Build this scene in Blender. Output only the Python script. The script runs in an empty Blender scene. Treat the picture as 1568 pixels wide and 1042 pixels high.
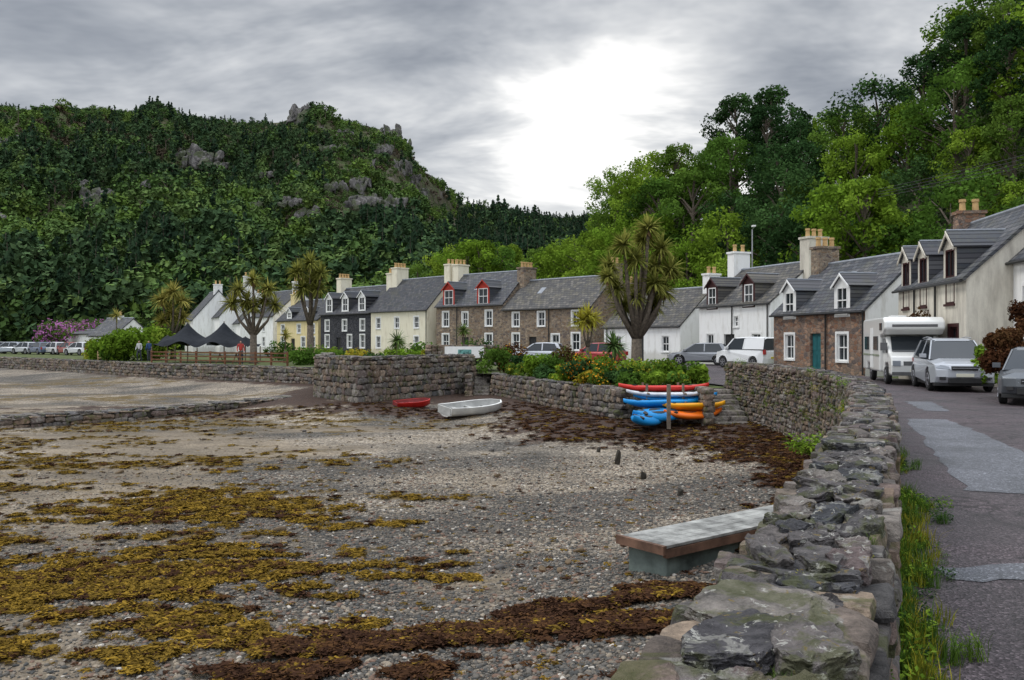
import bpy, bmesh, math, random
import numpy as np
from mathutils import Vector, Matrix, Euler, noise
from mathutils.geometry import tessellate_polygon
random.seed(7); rng=np.random.default_rng(7)
scene=bpy.context.scene
scene.view_settings.view_transform='Standard'; scene.view_settings.look='None'; scene.view_settings.exposure=0
# placement helpers: pixel column u, pixel row v, distance d (metres) -> world
F=1307.0; CH=1.7
def bx(u,d): return (u-784.0)/F*d
def bz(v,d): return CH-(v-521.0)/F*d
# ------------------------------------------------------------ materials
def new_mat(name):
    m=bpy.data.materials.new(name); m.use_nodes=True
    nt=m.node_tree; b=nt.nodes['Principled BSDF']; return m,nt,b
def N(nt,t,**kw):
    n=nt.nodes.new(t)
    for k,v in kw.items(): setattr(n,k,v)
    return n
def ramp(nt,stops,interp='LINEAR'):
    r=nt.nodes.new('ShaderNodeValToRGB'); e=r.color_ramp.elements
    while len(e)<len(stops): e.new(0.5)
    for i,(p,c) in enumerate(stops):
        e[i].position=p; e[i].color=(*c,1) if len(c)==3 else c
    r.color_ramp.interpolation=interp; return r
def mixc(nt,fac,a,b,mode='MIX'):
    n=nt.nodes.new('ShaderNodeMix'); n.data_type='RGBA'; n.blend_type=mode
    for sock,val in ((n.inputs[0],fac),(n.inputs[6],a),(n.inputs[7],b)):
        if hasattr(val,'links'): nt.links.new(val,sock)
        elif isinstance(val,(int,float)): sock.default_value=val
        else: sock.default_value=(*val,1)
    return n.outputs[2]
def noise_n(nt,vec,scale,detail=8,rough=.6,dist=0):
    n=N(nt,'ShaderNodeTexNoise'); n.inputs['Scale'].default_value=scale; n.inputs['Detail'].default_value=min(detail,5); n.inputs['Roughness'].default_value=rough; n.inputs['Distortion'].default_value=dist
    nt.links.new(vec,n.inputs['Vector']); return n
def bump_n(nt,h,strength,dist,prev=None):
    bp=N(nt,'ShaderNodeBump'); bp.inputs['Strength'].default_value=strength; bp.inputs['Distance'].default_value=dist; nt.links.new(h,bp.inputs['Height'])
    if prev: nt.links.new(prev,bp.inputs['Normal'])
    return bp.outputs[0]
def plain(name,col,rough=0.7,metal=0.0,var=0.15,scale=3.0,bump=0.0,bscale=40,spec=0.3,coat=0):
    m,nt,b=new_mat(name); L=nt.links
    tc=N(nt,'ShaderNodeTexCoord'); nz=noise_n(nt,tc.outputs['Object'],scale,4)
    d=tuple(c*(1-var*1.6) for c in col); h=tuple(min(1,c*(1+var)) for c in col)
    r=ramp(nt,[(0.3,d),(0.7,h)]); L.new(nz.outputs['Fac'],r.inputs[0]); L.new(r.outputs[0],b.inputs['Base Color'])
    b.inputs['Roughness'].default_value=rough; b.inputs['Metallic'].default_value=metal; b.inputs['Specular IOR Level'].default_value=spec
    b.inputs['Coat Weight'].default_value=coat
    if bump>0: L.new(bump_n(nt,noise_n(nt,tc.outputs['Object'],bscale,3).outputs['Fac'],bump,.02),b.inputs['Normal'])
    return m
def harl(name,col,stain=(0.25,0.23,0.19),s0=.5):
    m,nt,b=new_mat(name); L=nt.links
    tc=N(nt,'ShaderNodeTexCoord'); mp=N(nt,'ShaderNodeMapping'); mp.inputs['Scale'].default_value=(2.2,2.2,0.5)
    L.new(tc.outputs['Object'],mp.inputs['Vector'])
    nz=noise_n(nt,mp.outputs[0],1.3,5,.7)
    r=ramp(nt,[(s0,col),(0.85,stain)]); L.new(nz.outputs['Fac'],r.inputs[0])
    sx=N(nt,'ShaderNodeSeparateXYZ'); L.new(tc.outputs['Object'],sx.inputs[0])
    ad=N(nt,'ShaderNodeMath',operation='MULTIPLY_ADD'); L.new(nz.outputs['Fac'],ad.inputs[0]); ad.inputs[1].default_value=-1.2; L.new(sx.outputs['Z'],ad.inputs[2])
    r2=ramp(nt,[(0.0,(.6,.6,.6)),(0.35,(0,0,0))]); L.new(ad.outputs[0],r2.inputs[0])
    L.new(mixc(nt,r2.outputs[0],r.outputs[0],stain),b.inputs['Base Color']); b.inputs['Roughness'].default_value=0.9; b.inputs['Specular IOR Level'].default_value=0.15
    L.new(bump_n(nt,noise_n(nt,tc.outputs['Object'],25,3).outputs['Fac'],.5,.02),b.inputs['Normal'])
    return m
def rubble_mat(name,cols,mortar,scale=3.2):
    m,nt,b=new_mat(name); L=nt.links
    tc=N(nt,'ShaderNodeTexCoord'); mp=N(nt,'ShaderNodeMapping'); mp.inputs['Scale'].default_value=(1,1,1.7)
    L.new(tc.outputs['Object'],mp.inputs['Vector'])
    wn=noise_n(nt,mp.outputs[0],2.5,3)
    ad=N(nt,'ShaderNodeVectorMath',operation='MULTIPLY_ADD'); ad.inputs[1].default_value=(0.25,0.25,0.25)
    L.new(wn.outputs['Color'],ad.inputs[0]); L.new(mp.outputs[0],ad.inputs[2])
    v=N(nt,'ShaderNodeTexVoronoi'); v.inputs['Scale'].default_value=scale; L.new(ad.outputs[0],v.inputs['Vector'])
    e=N(nt,'ShaderNodeTexVoronoi',feature='DISTANCE_TO_EDGE'); e.inputs['Scale'].default_value=scale; L.new(ad.outputs[0],e.inputs['Vector'])
    sp=N(nt,'ShaderNodeSeparateColor'); L.new(v.outputs['Color'],sp.inputs[0])
    n=len(cols); r=ramp(nt,[((i+0.5)/n,c) for i,c in enumerate(cols)]); L.new(sp.outputs[0],r.inputs[0])
    nz=noise_n(nt,tc.outputs['Object'],14,5)
    r3=ramp(nt,[(0.3,(0.6,0.6,0.6)),(0.7,(1.25,1.25,1.25))]); L.new(nz.outputs['Fac'],r3.inputs[0])
    c=mixc(nt,1.0,r.outputs[0],r3.outputs[0],'MULTIPLY')
    r2=ramp(nt,[(0.03,(0,0,0)),(0.09,(1,1,1))]); L.new(e.outputs['Distance'],r2.inputs[0])
    L.new(mixc(nt,r2.outputs[0],mortar,c),b.inputs['Base Color'])
    b.inputs['Roughness'].default_value=0.9; b.inputs['Specular IOR Level'].default_value=0.2
    L.new(bump_n(nt,r2.outputs[0],.8,.05),b.inputs['Normal'])
    return m
def slate_mat(name,cols,moss=(0.12,0.12,0.07)):
    m,nt,b=new_mat(name); L=nt.links
    tc=N(nt,'ShaderNodeTexCoord'); sx=N(nt,'ShaderNodeSeparateXYZ'); L.new(tc.outputs['Object'],sx.inputs[0])
    cb=N(nt,'ShaderNodeCombineXYZ'); L.new(sx.outputs['X'],cb.inputs['X']); L.new(sx.outputs['Z'],cb.inputs['Y'])
    br=N(nt,'ShaderNodeTexBrick'); br.inputs['Scale'].default_value=1; br.inputs['Brick Width'].default_value=0.36; br.inputs['Row Height'].default_value=0.19
    br.inputs['Mortar Size'].default_value=0.014; br.inputs['Color1'].default_value=(0,0,0,1); br.inputs['Color2'].default_value=(1,1,1,1); br.inputs['Mortar'].default_value=(0,0,0,1)
    L.new(cb.outputs[0],br.inputs['Vector'])
    r=ramp(nt,[((i+0.5)/len(cols),c) for i,c in enumerate(cols)]); L.new(br.outputs['Color'],r.inputs[0])
    nz=noise_n(nt,tc.outputs['Object'],.9,5,.75)
    r2=ramp(nt,[(0.48,(0,0,0)),(0.75,(.9,.9,.9))]); L.new(nz.outputs['Fac'],r2.inputs[0])
    c=mixc(nt,r2.outputs[0],r.outputs[0],moss)
    L.new(mixc(nt,br.outputs['Fac'],c,(0.015,0.015,0.02)),b.inputs['Base Color'])
    b.inputs['Roughness'].default_value=0.7; b.inputs['Specular IOR Level'].default_value=0.25
    L.new(bump_n(nt,br.outputs['Color'],.7,.03),b.inputs['Normal'])
    return m
def leaf_mat(name,cols,trans=0.3,var=0.5):
    m,nt,b=new_mat(name); L=nt.links
    oi=N(nt,'ShaderNodeObjectInfo'); at=N(nt,'ShaderNodeAttribute'); at.attribute_name='shade'
    r=ramp(nt,[(i/(max(1,len(cols)-1)),c) for i,c in enumerate(cols)])
    mx=N(nt,'ShaderNodeMath',operation='MULTIPLY_ADD'); L.new(oi.outputs['Random'],mx.inputs[0]); mx.inputs[1].default_value=0.6
    m2=N(nt,'ShaderNodeMath',operation='MULTIPLY'); L.new(at.outputs['Fac'],m2.inputs[0]); m2.inputs[1].default_value=0.4
    L.new(m2.outputs[0],mx.inputs[2]); L.new(mx.outputs[0],r.inputs[0])
    mr=N(nt,'ShaderNodeMapRange'); mr.inputs['To Min'].default_value=1-var; mr.inputs['To Max'].default_value=1+var*0.8; L.new(at.outputs['Fac'],mr.inputs['Value'])
    c=mixc(nt,1.0,r.outputs[0],mr.outputs[0],'MULTIPLY')
    df=N(nt,'ShaderNodeBsdfDiffuse'); L.new(c,df.inputs['Color']); o=nt.nodes['Material Output'].inputs['Surface']
    if trans>0:
        tr=N(nt,'ShaderNodeBsdfTranslucent'); L.new(c,tr.inputs['Color'])
        ms=N(nt,'ShaderNodeMixShader'); ms.inputs[0].default_value=trans
        L.new(df.outputs[0],ms.inputs[1]); L.new(tr.outputs[0],ms.inputs[2]); L.new(ms.outputs[0],o)
    else: L.new(df.outputs[0],o)
    nt.nodes.remove(b)
    return m
def stone_vc(name,cols,lichen=0.5,moss=0.3,rough=0.85,spots=0.0):
    """stones, colour picked per stone"""
    m,nt,b=new_mat(name); L=nt.links
    at=N(nt,'ShaderNodeAttribute'); at.attribute_name='shade'
    tc=N(nt,'ShaderNodeTexCoord'); T=tc.outputs['Object']
    r=ramp(nt,[((i+0.5)/len(cols),c) for i,c in enumerate(cols)]); L.new(at.outputs['Fac'],r.inputs[0])
    nz=noise_n(nt,T,9,5,.78)
    r3=ramp(nt,[(0.32,(0.3,0.3,0.3)),(0.68,(1.6,1.55,1.5))]); L.new(nz.outputs['Fac'],r3.inputs[0])
    c=mixc(nt,1.0,r.outputs[0],r3.outputs[0],'MULTIPLY')
    n2=noise_n(nt,T,3.3,5,.7,.4)
    r4=ramp(nt,[(0.59,(0,0,0)),(0.615,(lichen,)*3)]); L.new(n2.outputs['Fac'],r4.inputs[0])
    c=mixc(nt,r4.outputs[0],c,(0.38,0.37,0.33))
    if spots:
        n5=noise_n(nt,T,17,4,.7,.5); r6=ramp(nt,[(0.605,(0,0,0)),(0.63,(spots,)*3)]); L.new(n5.outputs['Fac'],r6.inputs[0]); c=mixc(nt,r6.outputs[0],c,(0.5,0.49,0.44))
        s5=N(nt,'ShaderNodeSeparateColor'); L.new(n5.outputs['Color'],s5.inputs[0]); r7=ramp(nt,[(0.63,(0,0,0)),(0.66,(.75,.75,.75))]); L.new(s5.outputs[2],r7.inputs[0]); c=mixc(nt,r7.outputs[0],c,(0.22,0.16,0.05))
    s2=N(nt,'ShaderNodeSeparateColor'); L.new(n2.outputs['Color'],s2.inputs[0])
    r5=ramp(nt,[(0.53,(0,0,0)),(0.60,(moss,)*3)]); L.new(s2.outputs[1],r5.inputs[0])
    c=mixc(nt,r5.outputs[0],c,(0.075,0.085,0.02))
    L.new(c,b.inputs['Base Color']); b.inputs['Roughness'].default_value=rough; b.inputs['Specular IOR Level'].default_value=0.3
    n4=noise_n(nt,T,24,5,.8)
    L.new(bump_n(nt,n4.outputs['Fac'],1.0,.035),b.inputs['Normal'])
    return m
def glass_mat(name='window_glass'):
    m,nt,b=new_mat(name); b.inputs['Base Color'].default_value=(0.02,0.025,0.03,1); b.inputs['Roughness'].default_value=0.06; b.inputs['Specular IOR Level'].default_value=0.5
    return m
def paint(name,col,metal=0.0):
    m,nt,b=new_mat(name); b.inputs['Base Color'].default_value=(*col,1); b.inputs['Roughness'].default_value=0.35; b.inputs['Metallic'].default_value=metal
    b.inputs['Coat Weight'].default_value=0.6; b.inputs['Coat Roughness'].default_value=0.08; return m
GLASS=glass_mat(); WHITE=plain('white_paint',(0.80,0.80,0.78),0.5,var=0.06)
BLACK=plain('black_paint',(0.03,0.03,0.03),0.5); TYRE=plain('tyre_rubber',(0.02,0.02,0.02),0.8)
STEEL=plain('steel',(0.4,0.4,0.42),0.35,0.8); WOOD=plain('weathered_wood',(0.20,0.16,0.12),0.8,var=0.3,bump=0.3)
DARKWOOD=plain('brown_timber',(0.16,0.07,0.035),0.7,var=0.3); BARK=plain('bark',(0.13,0.105,0.08),0.9,var=0.35,scale=8,bump=0.6)
POT=plain('clay_pot',(0.50,0.33,0.15),0.8); LEAD=plain('lead_grey',(0.26,0.28,0.31),0.6)
HWHITE=harl('white_harling',(0.84,0.84,0.82),(0.52,0.50,0.45)); HCREAM=harl('cream_harling',(0.78,0.73,0.58),(0.50,0.43,0.30)); HGREY=harl('grey_harling',(0.64,0.60,0.51),(0.28,0.25,0.21),.4)
HYEL=harl('yellow_harling',(0.74,0.62,0.34),(0.45,0.36,0.2))
STONE_H=rubble_mat('brown_rubble',[(0.18,0.10,0.07),(0.33,0.19,0.12),(0.22,0.16,0.12),(0.40,0.26,0.18),(0.14,0.11,0.10)],(0.22,0.18,0.15))
STONE_H2=rubble_mat('tan_rubble',[(0.22,0.15,0.10),(0.32,0.24,0.17),(0.18,0.14,0.11),(0.40,0.31,0.22),(0.14,0.11,0.10)],(0.27,0.23,0.18))
STONE_BK=rubble_mat('black_rubble',[(0.035,0.037,0.045),(0.05,0.05,0.06),(0.03,0.03,0.035),(0.07,0.07,0.075)],(0.10,0.10,0.11))
SLATE=slate_mat('grey_slate',[(0.05,0.055,0.066),(0.085,0.09,0.10),(0.065,0.065,0.075),(0.12,0.12,0.125)],(0.10,0.10,0.075))
SLATE2=slate_mat('dark_slate',[(0.033,0.037,0.045),(0.055,0.06,0.07),(0.045,0.045,0.052),(0.08,0.08,0.085)],(0.07,0.07,0.05))
SLATE3=slate_mat('lichened_slate',[(0.055,0.055,0.057),(0.095,0.09,0.083),(0.07,0.07,0.07),(0.14,0.13,0.115)],(0.14,0.125,0.08))
WALLST=stone_vc('wall_stone',[(0.13,0.12,0.115),(0.20,0.145,0.105),(0.07,0.07,0.072),(0.28,0.22,0.165),(0.14,0.105,0.10),(0.22,0.20,0.18)],0.5,0.65)
CAPST=stone_vc('coping_stone',[(0.085,0.08,0.083),(0.15,0.135,0.13),(0.06,0.064,0.073),(0.125,0.098,0.096),(0.19,0.175,0.16)],0.5,0.6,spots=.75)
MORTAR=plain('wall_core',(0.045,0.04,0.032),0.95,var=0.4,bump=0.5,bscale=12)
# ------------------------------------------------------------ mesh builder
class MB:
    def __init__(s): s.v=[]; s.f=[]; s.m=[]; s.sh=[]
    def add(s,vs,fs,mi=0,sh=0.5):
        o=len(s.v); s.v+= [tuple(p) for p in vs]; s.f+=[tuple(i+o for i in f) for f in fs]; s.m+=[mi]*len(fs); s.sh+=[sh]*len(vs)
    def face(s,pts,mi=0): s.add(pts,[tuple(range(len(pts)))],mi)
    def box(s,x0,x1,y0,y1,z0,z1,mi=0,M=None,sh=0.5):
        vs=[Vector(p) for p in ((x0,y0,z0),(x1,y0,z0),(x1,y1,z0),(x0,y1,z0),(x0,y0,z1),(x1,y0,z1),(x1,y1,z1),(x0,y1,z1))]
        if M: vs=[M@p for p in vs]
        s.add(vs,[(3,2,1,0),(4,5,6,7),(0,1,5,4),(1,2,6,5),(2,3,7,6),(3,0,4,7)],mi,sh)
    def slab(s,pts,t,mi=0):
        p=[Vector(q) for q in pts]; n=(p[1]-p[0]).cross(p[2]-p[0]).normalized()*t; k=len(p)
        vs=p+[q-n for q in p]
        fs=[tuple(range(k)),tuple(reversed(range(k,2*k)))]+[((i+1)%k,i,i+k,(i+1)%k+k) for i in range(k)]
        s.add(vs,fs,mi)
    def tube(s,pts,rad,n=8,mi=0,cap=True,sh=0.5):
        pts=[Vector(p) for p in pts]; vs=[]; 
        for i,p in enumerate(pts):
            d=(pts[min(i+1,len(pts)-1)]-pts[max(i-1,0)]).normalized()
            a=d.cross(Vector((0,0,1)) if abs(d.z)<0.9 else Vector((1,0,0))).normalized(); b=d.cross(a)
            r=rad[i] if hasattr(rad,'__len__') else rad
            vs+=[p+(a*math.cos(2*math.pi*k/n)+b*math.sin(2*math.pi*k/n))*r for k in range(n)]
        fs=[(i*n+k,i*n+(k+1)%n,(i+1)*n+(k+1)%n,(i+1)*n+k) for i in range(len(pts)-1) for k in range(n)]
        if cap: fs+=[tuple(reversed(range(n))),tuple(range((len(pts)-1)*n,len(pts)*n))]
        s.add(vs,fs,mi,sh)
    def obj(s,name,mats,parent=None,smooth=False,loc=None,rotz=0,link=True,bevel=0):
        me=bpy.data.meshes.new(name); me.from_pydata(s.v,[],s.f)
        for m in mats: me.materials.append(m)
        me.polygons.foreach_set('material_index',s.m)
        a=me.attributes.new('shade','FLOAT','POINT'); a.data.foreach_set('value',s.sh)
        if smooth: me.polygons.foreach_set('use_smooth',[True]*len(s.f))
        me.update()
        o=bpy.data.objects.new(name,me)
        if link: scene.collection.objects.link(o)
        if parent: o.parent=parent
        if loc: o.location=loc
        o.rotation_euler[2]=rotz
        if bevel:
            md=o.modifiers.new('b','BEVEL'); md.width=bevel; md.segments=3; md.limit_method='ANGLE'; md.angle_limit=math.radians(35)
        return o
def empty(name,loc,rotz=0):
    o=bpy.data.objects.new(name,None); scene.collection.objects.link(o); o.location=loc; o.rotation_euler[2]=rotz; o.empty_display_size=0.3; return o
def np_obj(name,V,Q,shade,mats,mi=None,link=True,smooth=False):
    me=bpy.data.meshes.new(name); nv=len(V); nf=len(Q); k=Q.shape[1]
    me.vertices.add(nv); me.vertices.foreach_set('co',V.astype(np.float32).ravel())
    me.loops.add(nf*k); me.loops.foreach_set('vertex_index',Q.astype(np.int32).ravel())
    me.polygons.add(nf); me.polygons.foreach_set('loop_start',np.arange(0,nf*k,k,dtype=np.int32)); 
    for m in mats: me.materials.append(m)
    if mi is not None: me.polygons.foreach_set('material_index',mi.astype(np.int32))
    me.polygons.foreach_set('use_smooth',np.full(nf,smooth))
    a=me.attributes.new('shade','FLOAT','POINT'); a.data.foreach_set('value',shade.astype(np.float32))
    me.update(calc_edges=True); me.validate()
    o=bpy.data.objects.new(name,me)
    if link: scene.collection.objects.link(o)
    return o
def _h(ix,iy,s):
    n=(ix*374761393+iy*668265263+s*1442695041)&0xffffffff
    n=((n^(n>>13))*1274126177)&0xffffffff
    return ((n^(n>>16))&0xffff)/65535.0
def vn(x,y,s=0):
    x=np.asarray(x,float); y=np.asarray(y,float)
    ix=np.floor(x).astype(np.int64); iy=np.floor(y).astype(np.int64); fx=x-ix; fy=y-iy
    fx=fx*fx*(3-2*fx); fy=fy*fy*(3-2*fy)
    return (_h(ix,iy,s)*(1-fx)+_h(ix+1,iy,s)*fx)*(1-fy)+(_h(ix,iy+1,s)*(1-fx)+_h(ix+1,iy+1,s)*fx)*fy
def fbm(x,y,o=5,s=0):
    t=0;a=0.5;tot=0
    for i in range(o):
        t=t+a*vn(x*2**i+i*17.3,y*2**i+i*9.1,s+i); tot+=a; a*=0.5
    return t/tot
def sst(a,b,x): 
    t=np.clip((x-a)/(b-a),0,1); return t*t*(3-2*t)
# ------------------------------------------------------------ GN scatter
def scatter(name,pts,scl,rot,idx,protos):
    col=bpy.data.collections.new(name+'_kinds')
    for i,o in enumerate(protos):
        o.name='%02d_%s'%(i,o.name); col.objects.link(o)
    me=bpy.data.meshes.new(name); n=len(pts); me.vertices.add(n); me.vertices.foreach_set('co',np.asarray(pts,np.float32).ravel())
    a=me.attributes.new('scl','FLOAT_VECTOR','POINT'); S=np.asarray(scl,np.float32); S=np.repeat(S[:,None],3,1) if S.ndim==1 else S; a.data.foreach_set('vector',S.ravel())
    a=me.attributes.new('rotv','FLOAT_VECTOR','POINT'); a.data.foreach_set('vector',np.asarray(rot,np.float32).ravel())
    a=me.attributes.new('pidx','INT','POINT'); a.data.foreach_set('value',np.asarray(idx,np.int32))
    ob=bpy.data.objects.new(name,me); scene.collection.objects.link(ob)
    ng=bpy.data.node_groups.new(name,'GeometryNodeTree')
    ng.interface.new_socket(name='Geometry',in_out='INPUT',socket_type='NodeSocketGeometry'); ng.interface.new_socket(name='Geometry',in_out='OUTPUT',socket_type='NodeSocketGeometry')
    gi=ng.nodes.new('NodeGroupInput'); go=ng.nodes.new('NodeGroupOutput')
    ci=ng.nodes.new('GeometryNodeCollectionInfo'); ci.inputs[0].default_value=col; ci.inputs[1].default_value=True; ci.inputs[2].default_value=True
    ip=ng.nodes.new('GeometryNodeInstanceOnPoints'); ip.inputs['Pick Instance'].default_value=True
    def na(nm,t):
        q=ng.nodes.new('GeometryNodeInputNamedAttribute'); q.data_type=t; q.inputs['Name'].default_value=nm
        return [s for s in q.outputs if s.enabled and s.name=='Attribute'][0]
    L=ng.links; L.new(gi.outputs[0],ip.inputs['Points']); L.new(ci.outputs[0],ip.inputs['Instance'])
    L.new(na('pidx','INT'),ip.inputs['Instance Index']); L.new(na('rotv','FLOAT_VECTOR'),ip.inputs['Rotation']); L.new(na('scl','FLOAT_VECTOR'),ip.inputs['Scale'])
    L.new(ip.outputs[0],go.inputs[0])
    md=ob.modifiers.new('scatter','NODES'); md.node_group=ng
    return ob
def zrot(n,tilt=0.0):
    r=np.zeros((n,3)); r[:,2]=rng.uniform(0,6.283,n)
    if tilt: r[:,:2]=rng.normal(0,tilt,(n,2))
    return r
# ------------------------------------------------------------ foliage
def leaves(centers,radii,nper,size,squash=0.85,out=0.7,long=0.6):
    V=[];S=[]
    for c,r in zip(centers,radii):
        n=int(nper); d=rng.normal(size=(n,3)); d/=np.linalg.norm(d,axis=1)[:,None]
        rad=r*(0.45+0.6*rng.random(n)**0.6)*(1+0.25*np.sin(d[:,0]*5+c[0]*3)*np.cos(d[:,1]*4+c[2]))
        p=np.array(c)+d*rad[:,None]*np.array([1,1,squash])
        nm=d*out+rng.normal(size=(n,3))*0.6+np.array([0,0,0.35]); nm/=np.linalg.norm(nm,axis=1)[:,None]
        t=np.cross(nm,rng.normal(size=(n,3))); t/=np.linalg.norm(t,axis=1)[:,None]; b=np.cross(nm,t)
        s=(size*rng.uniform(0.6,1.3,n))[:,None]
        q=np.stack([p-t*s,p-b*s*long+nm*s*.1,p+t*s,p+b*s*long+nm*s*.1],1); V.append(q.reshape(-1,3))
        S.append(np.repeat(np.clip(rng.random()*0.75+rng.normal(0.12,0.13,n),0,1),4))
    V=np.concatenate(V); S=np.concatenate(S); Q=np.arange(len(V)).reshape(-1,4); return V,Q,S
def tree_mesh(name,h,w,nclump,nper,size,lmat,trunk_h=0.3,shape='round',link=False,cr=(.09,.17)):
    cs=[];rs=[]; mb=MB(); base=h*trunk_h
    top=Vector((rng.normal(0,.2),rng.normal(0,.2),h*0.8))
    mb.tube([(0,0,-1),(0.05,0,base),tuple(top*0.7),tuple(top)],[0.035*h,0.026*h,0.015*h,0.004*h],6)
    for i in range(nclump):
        a=rng.uniform(0,6.283); t=rng.random(); z=base*0.8+(h-base)*t
        if shape=='round': wr=w*0.5*math.sqrt(max(0.05,1-((t-0.42)/0.62)**2))
        else: wr=w*0.5*(1.05-t)**0.8
        r=wr*(0.35+0.65*math.sqrt(rng.random()))
        c=(r*math.cos(a)*(1+.2*rng.normal()),r*math.sin(a)*(1+.2*rng.normal()),z); cs.append(c); rs.append(w*rng.uniform(*cr))
        if i%3==0:
            s=Vector((0,0,max(base*0.7,z-w*0.3))); mb.tube([s,(s+Vector(c))/2+Vector((0,0,.1*w*.3)),c],[0.012*h,0.008*h,0.003*h],4)
    V,Q,S=leaves(cs,rs,nper,size)
    nb=len(mb.v); fq=np.array([f for f in mb.f if len(f)==4])
    V2=np.concatenate([np.array(mb.v),V]); Q2=np.concatenate([fq,Q+nb]); S2=np.concatenate([np.full(nb,0.5),S])
    mi=np.concatenate([np.zeros(len(fq)),np.ones(len(Q))])
    return np_obj(name,V2,Q2,S2,[BARK,lmat],mi,link=link)
def conifer_mesh(name,h,w,tiers,lmat,size=0.5,nper=22):
    mb=MB(); mb.tube([(0,0,-1),(0,0,h)],[0.02*h,0.003*h],5)
    cs=[];rs=[]
    for i in range(tiers):
        t=(i+0.5)/tiers; z=h*(0.12+0.88*t); r=w*0.5*(1-t)+0.1
        k=max(1,int(6*(1-t)+1))
        for j in range(k):
            a=rng.uniform(0,6.28); cs.append((r*.75*math.cos(a),r*.75*math.sin(a),z-0.1*r)); rs.append(r*.5+.12)
    V,Q,S=leaves(cs,rs,nper,size,squash=0.45); nb=len(mb.v)
    fq=np.array([f for f in mb.f if len(f)==4])
    return np_obj(name,np.concatenate([np.array(mb.v),V]),np.concatenate([fq,Q+nb]),np.concatenate([np.full(nb,.5),S]),[BARK,lmat],np.concatenate([np.zeros(len(fq)),np.ones(len(Q))]),link=False)
B1=[(0.10,0.175,0.018),(0.15,0.25,0.026),(0.20,0.27,0.035)]; M1=[(0.055,0.115,0.02),(0.085,0.165,0.026),(0.125,0.19,0.033)]; K1=[(0.022,0.053,0.02),(0.036,0.078,0.025),(0.055,0.105,0.03)]
LG_B=leaf_mat('leaf_bright',B1); LG_M=leaf_mat('leaf_mid',M1); LG_D=leaf_mat('leaf_dark',K1,.2)
LH_B=leaf_mat('hill_leaf_bright',[(0.095,0.17,0.038),(0.13,0.205,0.045),(0.155,0.215,0.06)],0); LH_M=leaf_mat('hill_leaf_mid',[(0.055,0.105,0.034),(0.08,0.135,0.04),(0.10,0.145,0.048)],0); LH_D=leaf_mat('hill_leaf_dark',[(0.035,0.068,0.032),(0.048,0.085,0.038),(0.065,0.10,0.042)],0)  # blue raised in the broadleaf colours to stand in for distance haze
LG_C=leaf_mat('leaf_conifer',[(0.022,0.045,0.028),(0.032,0.06,0.033),(0.042,0.072,0.036)],0)
LG_R=leaf_mat('leaf_heather',[(0.075,0.065,0.04),(0.11,0.09,0.06),(0.13,0.095,0.08)],0)
LG_RB=leaf_mat('leaf_redbrown',[(0.06,0.028,0.018),(0.09,0.04,0.02),(0.07,0.06,0.02)],0.2)
LG_P=leaf_mat('flower_purple',[(0.36,0.12,0.32),(0.50,0.20,0.44),(0.32,0.12,0.26)],0.2)
LG_O=leaf_mat('flower_orange',[(0.5,0.11,0.01),(0.6,0.28,0.02),(0.24,0.2,0.03)],0.2)
LG_Y=leaf_mat('leaf_yellowgreen',[(0.20,0.24,0.025),(0.28,0.28,0.03),(0.34,0.28,0.035)],0.3)
# ------------------------------------------------------------ shore line (beach always on the left of travel)
WALL_NEAR=[(-2.9,-5.0),(-1.1,-1.0),(0.41,2.18),(0.60,2.62),(1.22,3.9),(2.08,5.84),(3.55,9.0),(5.35,13.2),(7.0,18.0),(7.75,21.5),(8.1,25),(8.15,28.5),(7.9,31.3)]
GARDEN=[(6.6,31.0),(3.8,30.0),(1.6,35.5),(-1.0,43.5)]
BLOCK=[(-2.0,45.5),(-2.35,45.2),(-6.8,38.0),(-9.7,42.0),(-11.0,50.0)]
FARW=[(-11.0,50.5),(-12.6,54.0),(-20.8,60.0),(-29.0,66.0),(-34.9,72.0),(-52.8,88.0),(-90,118.0),(-160,150)]
SHORE=WALL_NEAR+GARDEN+BLOCK+FARW
def dist_poly(X,Y,P):
    D=np.full(np.shape(X),1e9)
    for (x0,y0),(x1,y1) in zip(P[:-1],P[1:]):
        dx,dy=x1-x0,y1-y0; t=np.clip(((X-x0)*dx+(Y-y0)*dy)/(dx*dx+dy*dy+1e-9),0,1)
        D=np.minimum(D,np.hypot(X-x0-t*dx,Y-y0-t*dy))
    return D
def beach_z(X,Y):
    D=dist_poly(X,Y,SHORE)
    return -1.58+0.45*(1-sst(0,6,D))+0.10*(fbm(X*.25,Y*.25,3,5)-.5)+0.03*(fbm(X*2,Y*2,3,8)-.5)
OR=[(-15,35,14,5.5,0.95),(-11,23,7.5,2.6,.85),(-17,27,8,3,.8),(-6.2,17.2,4.8,2.2,1.05),(-5.8,12.3,4.2,2.8,1.05),(-3.9,10.1,2.2,1.5,.85),(-6.5,9.6,2.3,1.6,.95),(-3,15.2,2.6,1.2,.8),(-1.5,31,6,2.0,.5),(-11,13,3,4,.95),(-26,48,15,4,.8),(-13,18,4,3,.75),(-34,62,18,5,.7)]
DK=[(-0.7,8.9,1.7,.45,.85),(0.6,9.6,1.1,.35,.8),(1.3,8.8,.6,.45,.7),(-1.5,8.2,1.3,.45,.75),(1.8,9.9,.6,.4,.75),(-4,36.2,4.5,2.0,.85),(-16,40,9,2.2,.8),(-13,36,6,1.5,.7)]
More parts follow.
